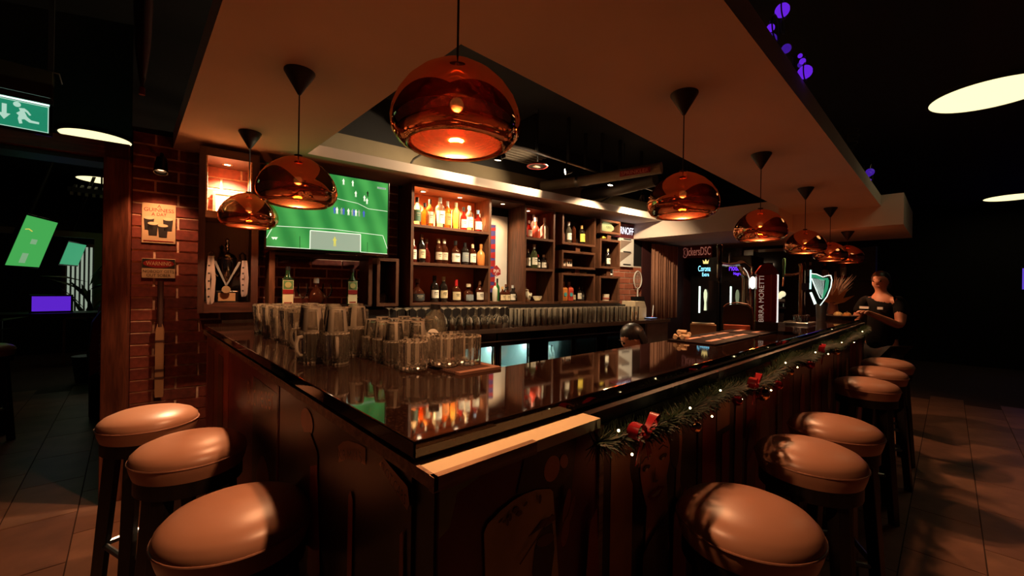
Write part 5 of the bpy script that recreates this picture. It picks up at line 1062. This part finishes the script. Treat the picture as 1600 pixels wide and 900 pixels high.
# ------------------------------------------------------------------ purple ornaments on the soffit edge
M_pur = glow('purple_lit_glow', (.13, .015, .70), .85); M_purd = glow('purple_lit_dim', (.05, .01, .32), .7); M_wire = mat('ornament_wire', (.10, .09, .06), .4, .8)  # emission stands in for purple light falling on the ornaments
def purple(loc, label, balls, hoops):
    o = thing('purple_ornament', label, 'ornament', loc, 0, 'purple ornaments on the soffit edge')
    MB().cyl(.03, 0, .012, 14).build('foot', M_black, o)
    MB().tube([(0, 0, .01), (0, 0, .12)], .004, 6).build('stem', M_wire, o)
    for (x, y, z, r_, m) in balls: MB().sphere(r_*.85, (x, y, z), 16, 9).build('glass_ball', m, o, True)
    for (x, y, z, r_) in hoops: MB().tube([(x+r_*math.cos(t*PI/12), y, z+r_*math.sin(t*PI/12)) for t in range(24)], .0028, 5, True).build('hoop', M_wire, o)
zt = ZS+.1105
purple((1.60, -.06, zt), 'purple-lit ball ornament on the soffit edge over the second stool', [(.03, -.04, .16, .032, M_pur), (-.05, -.02, .06, .018, M_pur), (.02, 0, .05, .03, M_purd), (.10, -.04, .03, .022, M_purd)], [(.03, -.045, .16, .036), (-.02, -.03, .07, .05), (.08, -.03, .12, .03)])
purple((1.98, -.06, zt), 'purple-lit teardrop ornament on the soffit edge beside the ball one', [(0, -.05, .03, .036, M_pur), (.0, -.04, .085, .016, M_pur), (0, -.03, .115, .012, M_pur), (.06, -.02, .1, .016, M_purd)], [(.05, -.04, .08, .045), (0, -.052, .03, .04)])
purple((4.4, -.06, zt), 'dim purple ornament on the soffit edge over the farthest stools', [(0, -.03, .04, .03, M_purd), (.1, -.03, .08, .03, M_purd), (.2, -.02, .10, .04, M_purd), (.16, -.02, .02, .018, M_pur)], [(.2, -.03, .08, .09)])
wg = thing('wire_goblet', 'thin wire goblet outline standing on the soffit edge', 'ornament', (3.45, -.06, zt), 0)
for z, r_ in ((.16, .075), (.12, .078), (.07, .07), (.02, .04)): MB().tube([(r_*math.cos(t*PI/10), r_*math.sin(t*PI/10), z) for t in range(20)], .0022, 5, True).build('hoop', M_wire, wg)
for k in range(4): t = k*PI/2+.3; MB().tube([(.04*math.cos(t), .04*math.sin(t), 0), (.07*math.cos(t), .07*math.sin(t), .07), (.075*math.cos(t), .075*math.sin(t), .16)], .0022, 5).build('rib', M_wire, wg)

# ------------------------------------------------------------------ room beyond the doorway
def simple_screen(name, label, loc, rz, W, Hh, m, tilt=0, pole=True):
    o = thing(name, label, 'television', loc, 0, rot=(tilt, 0, rz)); MB().box(-W/2-.02, W/2+.02, 0, .04, -.02, Hh+.02).build('bezel', M_blackgloss, o, bevel=.004); MB().box(-W/2, W/2, -.003, 0, 0, Hh).build('screen', m, o); 
    if pole: MB().tube([(0, .04, Hh*.6), (0, .12, Hh*.7), (0, .12, 3.0-loc[2])], .02, 8).build('ceiling_mount', M_black, o)
    return o
gtv = simple_screen('television', 'hanging television with bright green picture beyond the doorway', (-1.26, 7.0, 1.52), R(74), .66, .60, glow('screen_green', (.05, .33, .07), 1.0), R(16))
MB().box(-.12, .0, -.0045, -.003, .04, .16).build('picture_patch', glow('screen_pale', (.22, .42, .22), .8), gtv); MB().box(-.06, .06, -.0045, -.003, .28, .34).build('picture_patch', glow('screen_pale', (.22, .42, .22), .8), gtv); MB().tube([(-.26, -.004, .44), (-.2, -.004, .45), (-.12, -.004, .43)], .006, 5).build('picture_line', glow('screen_yel', (.7, .6, .1), .8), gtv)
simple_screen('television', 'small green screen before the corrugated panels beyond the doorway', (-1.0, 8.6, 1.60), R(74), .55, .34, glow('screen_teal', (.04, .28, .13), 1.0), R(16))
simple_screen('game_screen', 'purple lit screen standing low beyond the doorway', (-.98, 6.5, 1.00), R(5), .30, .17, glow('screen_purple', (.09, .015, .5), 1.0), 0, False)
o = thing('console_table', 'dark console table carrying the purple screen', 'table', (-.86, 6.55, 0)); MB().box(-.6, .7, -.2, .3, .93, .98).build('table_top', M_blackwood, o)
for x, y in ((-.55, -.15), (.65, -.15), (-.55, .25), (.65, .25)): MB().box(x-.03, x+.03, y-.03, y+.03, 0, .93).build('leg', M_blackwood, o)
cp = thing('corrugated_panel', 'pale corrugated panel in a reddish wooden frame beyond the doorway', 'panel', (-1.03, 8.95, .75), 0)
M_cor = glow('lit_corrugated', (.42, .50, .38), .55)  # emission stands in for light falling on the corrugated metal
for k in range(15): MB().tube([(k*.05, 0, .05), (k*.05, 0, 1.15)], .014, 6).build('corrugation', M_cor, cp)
MB().box(-.05, .76, .015, .03, 0, 1.2).build('backing', M_black, cp)
for x in (-.05, .34, .73): MB().box(x-.02, x+.02, -.02, .02, 0, 1.2).build('frame_post', M_frame, cp)
MB().box(-.07, .75, -.02, .02, 1.15, 1.2).build('frame_rail', M_frameh, cp); MB().box(-.07, .75, -.02, .02, 0, .05).build('frame_rail', M_frameh, cp)
MB().box(-.05, -.02, -.02, .02, -.75, 0).box(.70, .73, -.02, .02, -.75, 0).build('frame_leg', M_frame, cp)
for i, (x, y, s, lb) in enumerate(((-1.42, 5.85, 1.0, 'dark potted palm below the hanging television beyond the doorway'), (-.72, 7.35, 1.3, 'dark leafy plant before the corrugated panels beyond the doorway'))):
    o = thing('potted_plant', lb, 'plant', (x, y, 0)); MB().lathe([(0, 0), (.12, 0), (.16, .35), (.14, .35), (0, .3)], 18).build('pot', M_blackwood, o, True); MB().tube([(0, 0, .3), (0, 0, .95*s)], .015, 6).build('stem', M_blackwood, o)
    for k in range(14):
        t = k*2.4; el = random.uniform(.2, 1.1); l = .38*s; pz = (.55+.04*k)*s; d = Vector((math.cos(t)*math.cos(el), math.sin(t)*math.cos(el), math.sin(el))); sd = Vector((-math.sin(t), math.cos(t), 0))*.035
        b = MB(); b.v = [Vector((0, 0, pz)), Vector((0, 0, pz))+d*l*.5+sd, Vector((0, 0, pz-.04))+d*l, Vector((0, 0, pz))+d*l*.5-sd, Vector((0, 0, pz+.02))+d*l*.5]; b.f = [(0, 1, 4), (1, 2, 4), (2, 3, 4), (3, 0, 4)]; b.build('leaf', mat('leaf_dark', (.02, .03, .014), .5), o)
bg = thing('bat_bag', 'red and black cricket bag with white outline lettering beyond the doorway', 'bag', (-.515, 5.20, 0), R(8))
MB().prism([(-.09, 0), (.06, 0), (.07, .75), (.11, .92), (.06, 1.04), (-.02, 1.06), (-.08, .95), (-.10, .70)], -.05, .05, FX).build('bag_body', M_black, bg, bevel=.01); MB().prism([(-.095, .42), (.02, .50), (.09, .92), (.05, 1.03), (-.02, 1.05), (-.075, .95), (-.098, .70)], .05, .053, FX).build('red_panel', mat('bag_red', (.32, .012, .02), .5), bg)
text('GAMEON', mat('bag_letter', (.62, .45, .45), .5), bg, w=.42, h=.075, loc=(-.0, -.055, .62), rot=(PI/2, -PI/2, 0)); MB().lathe([(.028, -.002), (.036, -.002), (.036, .002), (.028, .002)], 24, T=Matrix.Translation((.0, -.055, .95)) @ Matrix.Rotation(PI/2, 4, 'X')).build('round_badge', mat('bag_badge', (.2, .05, .05), .5), bg)
tc_ = thing('lounge_chair', 'tan high-backed chair beside the cricket bag beyond the doorway', 'chair', (-.40, 5.75, 0), R(40)); MB().prism([(-.2, .45), (.2, .45), (.22, .95), (.12, 1.32), (0, 1.38), (-.12, 1.32), (-.22, .95)], -.04, .04, FX).build('backrest', mat('chair_tan', (.25, .11, .05), .6), tc_, bevel=.015); MB().box(-.22, .22, -.44, .04, .38, .46).build('seat', mat('chair_tan', (.25, .11, .05), .6), tc_, bevel=.02)
for x, y in ((-.19, -.41), (.19, -.41), (-.19, 0), (.19, 0)): MB().box(x-.018, x+.018, y-.018, y+.018, 0, .38).build('leg', M_blackwood, tc_)
cl = thing('ceiling_louvre', 'striped metal ceiling louvre lit beyond the doorway', 'louvre', (-.62, 7.6, 2.55))
for k in range(8): MB().box(k*.07-.3, k*.07-.27, -.15, .45, 0, .06, Matrix.Rotation(.3, 4, 'X')).build('slat', mat('louvre_metal', (.32, .30, .24), .4), cl)
MB().box(-.32, .28, -.17, -.15, 0, .06).build('rim', M_black, cl); MB().box(-.02, .0, .1, .12, .05, .45).build('hanger', M_black, cl)
o = thing('timber_frame', 'pale timber post and beam standing beyond the doorway', 'frame', (-1.05, 7.6, 0)); MB().box(.36, .46, 0, .08, 0, 1.95).build('post', mat('timber_pale', (.14, .10, .06), .7), o); MB().box(-.5, .46, 0, .08, 1.95, 2.03).build('beam', MATS['timber_pale'], o)
simple_screen('television', 'small far television with purple picture by the dark right wall', (11.46, -1.80, 1.47), -PI/2+R(0), .62, .38, glow('screen_violet', (.10, .05, .5), .9))

# ------------------------------------------------------------------ people
M_skin = mat('skin', (.42, .17, .10), .5, var=.05)
def skinned(name, verts, edges, radii, m, parent, root=0, sub=2):
    me = bpy.data.meshes.new(name); me.from_pydata([tuple(v) for v in verts], edges, []); o = bpy.data.objects.new(name, me); col.objects.link(o)
    sk_ = o.modifiers.new('skin', 'SKIN'); sk_.use_smooth_shade = True; sk_.branch_smoothing = .4
    for i, r_ in enumerate(radii):
        v = me.skin_vertices[0].data[i]; v.radius = r_ if isinstance(r_, tuple) else (r_, r_); v.use_root = (i == root)
    sb = o.modifiers.new('sub', 'SUBSURF'); sb.levels = sub; sb.render_levels = sub
    bpy.context.view_layer.update(); dg = bpy.context.evaluated_depsgraph_get()
    me2 = bpy.data.meshes.new_from_object(o.evaluated_get(dg)); bpy.data.objects.remove(o); me2.materials.clear(); me2.materials.append(m); me2.name = name
    me2.polygons.foreach_set('use_smooth', [True]*len(me2.polygons))
    q = bpy.data.objects.new(name, me2); col.objects.link(q); q.parent = parent; return q
class Sk:
    def __init__(s): s.v = []; s.e = []; s.r = []
    def add(s, p, r, par=None):
        s.v.append(Vector(p)); s.r.append(r); i = len(s.v)-1
        if par is not None: s.e.append((par, i))
        return i
def hand(k, w_, d, side, upv, spread=.3, L=.17):
    """palm plus five bent fingers from wrist vertex w_ along d"""
    d = Vector(d).normalized(); upv = Vector(upv); lat = d.cross(upv).normalized()*side; upv = lat.cross(d)*side
    p0 = k.v[w_]; pm = k.add(p0+d*.05, (.032, .018), w_)
    for i, (off, l) in enumerate(((-.028, .060), (-.010, .072), (.010, .068), (.026, .052))):
        a_ = k.add(p0+d*.085+lat*off, .010, pm); b_ = k.add(k.v[a_]+d*l*.55-upv*.012+lat*off*spread, .0085, a_); k.add(k.v[b_]+d*l*.4-upv*.03, .0075, b_)
    a_ = k.add(p0+d*.035-lat*.035, .011, pm); k.add(k.v[a_]+d*.035-lat*.022-upv*.012, .009, a_)
def head(k, neck, up_, face, s=1.):
    """neck vertex -> head continuing the same skin, with chin, nose and ears"""
    up_ = Vector(up_).normalized(); face = Vector(face).normalized(); lat = face.cross(up_).normalized(); p = k.v[neck]
    j = k.add(p+up_*.055*s+face*.01, (.052*s, .056*s), neck); m_ = k.add(p+up_*.12*s+face*.022, (.070*s, .082*s), j); c = k.add(p+up_*.185*s+face*.005, (.066*s, .08*s), m_); k.add(p+up_*.225*s, (.04*s, .05*s), c)
    n = k.add(p+up_*.105*s+face*.098*s, .013*s, m_); 
    for s_ in (-1, 1): k.add(p+up_*.115*s+lat*s_*.074*s-face*.005, (.010*s, .016*s), m_)
    return p+up_*.115*s, up_, face, lat
def face_parts(o, hc, up_, face, lat, s, hair_c, hair_long=.0):
    M = Matrix((lat, face, up_)).transposed().to_4x4(); M.translation = hc
    b = MB()
    b.lathe([(.080*s, .0), (.086*s, .02*s), (.084*s, .055*s), (.070*s, .092*s), (.045*s, .115*s), (.02*s, .125*s), (0, .127*s)], 22, (0, -.012, 0), T=M @ Matrix.Rotation(.14, 4, 'X'), sy=1.12, sx=.94)
    b.lathe([(.074*s, -.07*s), (.084*s, -.03*s), (.086*s, .03*s)], 16, (0, -.016, 0), T=M, arc=(PI*1.08, PI*1.92), sy=1.1)
    h = b.build('hair', mat('hair_black', hair_c, .4, var=.3, nscale=60), o, True)
    for s_ in (-1, 1):
        MB().sphere(.010*s, (s_*.030*s, .082*s, .008), 10, 6, T=M).build('eye', mat('eye_dark', (.02, .015, .012), .15), o, True); MB().box(s_*.030*s-.017*s, s_*.030*s+.017*s, .084*s, .090*s, .028*s, .033*s, M).build('eyebrow', MATS['hair_black'], o)
    MB().box(-.022*s, .022*s, .080*s, .087*s, -.052*s, -.044*s, M).build('mouth', mat('lip', (.28, .08, .06), .5), o, bevel=.002)
# server at the bar end, facing the basket
pe = thing('person', 'person in a black t-shirt with white print reaching over the bar end', 'person', (5.30, -.12, 0))
k = Sk(); fd = Vector((-.86, .50, 0)); ld = Vector((0, 0, 1)).cross(fd).normalized()   # facing direction, left side
pel = k.add((0, 0, .84), (.14, .11)); wst = k.add((0, 0, 1.0), (.125, .095), pel); ch = k.add((0, 0, 1.18), (.15, .105), wst); sh = k.add((0, 0, 1.285), (.09, .08), ch); nk = k.add(fd*.015+Vector((0, 0, 1.365)), .048, sh)
hc = head(k, nk, Vector((0, 0, 1))+fd*.12, fd+ld*.25, .92)
for s_ in (-1, 1):
    hp_ = k.add(ld*s_*.085+Vector((0, 0, .80)), .085, pel); kn = k.add(ld*s_*.09+fd*.02+Vector((0, 0, .45)), .058, hp_); an = k.add(ld*s_*.09+Vector((0, 0, .08)), .04, kn); k.add(ld*s_*.09+fd*.12+Vector((0, 0, .035)), (.04, .03), an)
    s0 = k.add(ld*s_*.165+Vector((0, 0, 1.26)), .056, sh)
    if s_ < 0: el_ = k.add(ld*s_*.21+fd*.06+Vector((0, 0, 1.07)), .042, s0); wr_ = k.add(ld*s_*.13+fd*.30+Vector((0, 0, 1.10)), .028, el_); hand(k, wr_, fd+ld*.1, 1, (0, 0, 1))
    else: el_ = k.add(ld*s_*.23+fd*.10+Vector((0, 0, 1.04)), .042, s0); wr_ = k.add(ld*s_*.16+fd*.36+Vector((0, 0, 1.15)), .028, el_); hand(k, wr_, fd*1+Vector((0, 0, .35)), -1, (0, 0, 1))
skinned('body', k.v, k.e, k.r, M_skin, pe); face_parts(pe, *hc, .92, (.012, .008, .007))
k2 = Sk(); q0 = k2.add((0, 0, .72), (.185, .16)); q1 = k2.add((0, 0, 1.0), (.165, .13), q0); q2 = k2.add((0, 0, 1.18), (.185, .135), q1); q3 = k2.add((0, 0, 1.335), (.095, .088), q2)
for s_ in (-1, 1): t0 = k2.add(ld*s_*.168+Vector((0, 0, 1.262)), .066, q3); k2.add(ld*s_*.205+fd*.05+Vector((0, 0, 1.12)), .060, t0)
M_tee = mat('black_tee', (.005, .0045, .0045), .9, spec=.1)
skinned('t_shirt', k2.v, k2.e, k2.r, M_tee, pe)
k3 = Sk(); q0 = k3.add((0, 0, .83), (.155, .125))
for s_ in (-1, 1): t0 = k3.add(ld*s_*.088+Vector((0, 0, .76)), .097, q0); t1 = k3.add(ld*s_*.092+fd*.02+Vector((0, 0, .45)), .072, t0); k3.add(ld*s_*.092+Vector((0, 0, .10)), .058, t1)
skinned('trousers', k3.v, k3.e, k3.r, mat('black_trousers', (.008, .007, .008), .85), pe)
for s_, w_ in ((-1, .09), (1, .05)):
    c = ld*s_*.075+fd*.134+Vector((0, 0, 1.205)); MB().box(-w_/2, w_/2, -.003, .003, -.012, .012, Matrix.Translation(c) @ Matrix.Rotation(math.atan2(ld.y, ld.x), 4, 'Z')).build('shirt_print', mat('tee_print', (.62, .60, .58), .6), pe)
# bartender bending down behind the bar
pe2 = thing('person', 'person in black bending down behind the bar, dark hair, head turned aside', 'person', (2.62, .90, .0))
k = Sk(); fd = Vector((-.75, .66, 0)).normalized(); ld = Vector((0, 0, 1)).cross(fd).normalized()
pel = k.add(-fd*.22+Vector((0, 0, .62)), (.14, .12)); wst = k.add(-fd*.12+Vector((0, 0, .72)), (.13, .10), pel); ch = k.add(fd*.02+Vector((0, 0, .80)), (.15, .11), wst); sh = k.add(fd*.11+Vector((0, 0, .85)), (.085, .08), ch); nk = k.add(fd*.17+Vector((0, 0, .885)), .05, sh)
hc2 = head(k, nk, Vector((0, 0, .85))+fd*.5, fd-Vector((0, 0, .55)), .95)
for s_ in (-1, 1):
    hp_ = k.add(-fd*.18+ld*s_*.09+Vector((0, 0, .56)), .085, pel); kn = k.add(fd*.06+ld*s_*.12+Vector((0, 0, .40)), .06, hp_); an = k.add(-fd*.10+ld*s_*.10+Vector((0, 0, .08)), .042, kn); k.add(fd*.04+ld*s_*.1+Vector((0, 0, .035)), (.04, .03), an)
    s0 = k.add(fd*.11+ld*s_*.16+Vector((0, 0, .80)), .056, sh); el_ = k.add(fd*.16+ld*s_*.19+Vector((0, 0, .58)), .042, s0); wr_ = k.add(fd*.30+ld*s_*.10+Vector((0, 0, .50)), .028, el_); hand(k, wr_, fd, -s_, (0, 0, 1))
skinned('body', k.v, k.e, k.r, M_skin, pe2); face_parts(pe2, *hc2, .95, (.02, .010, .008))
k2 = Sk(); q0 = k2.add(-fd*.22+Vector((0, 0, .60)), (.158, .138)); q1 = k2.add(-fd*.12+Vector((0, 0, .72)), (.148, .118), q0); q2 = k2.add(fd*.02+Vector((0, 0, .80)), (.168, .125), q1); q3 = k2.add(fd*.11+Vector((0, 0, .85)), (.10, .09), q2)
for s_ in (-1, 1): t0 = k2.add(fd*.11+ld*s_*.165+Vector((0, 0, .80)), .067, q3); k2.add(fd*.145+ld*s_*.185+Vector((0, 0, .66)), .058, t0)
skinned('t_shirt', k2.v, k2.e, k2.r, M_tee, pe2)
k3 = Sk(); q0 = k3.add(-fd*.21+Vector((0, 0, .61)), (.155, .135))
for s_ in (-1, 1): t0 = k3.add(-fd*.17+ld*s_*.092+Vector((0, 0, .54)), .097, q0); t1 = k3.add(fd*.06+ld*s_*.122+Vector((0, 0, .40)), .072, t0); k3.add(-fd*.09+ld*s_*.102+Vector((0, 0, .11)), .058, t1)
skinned('trousers', k3.v, k3.e, k3.r, mat('black_trousers', (.008, .007, .008), .85), pe2)
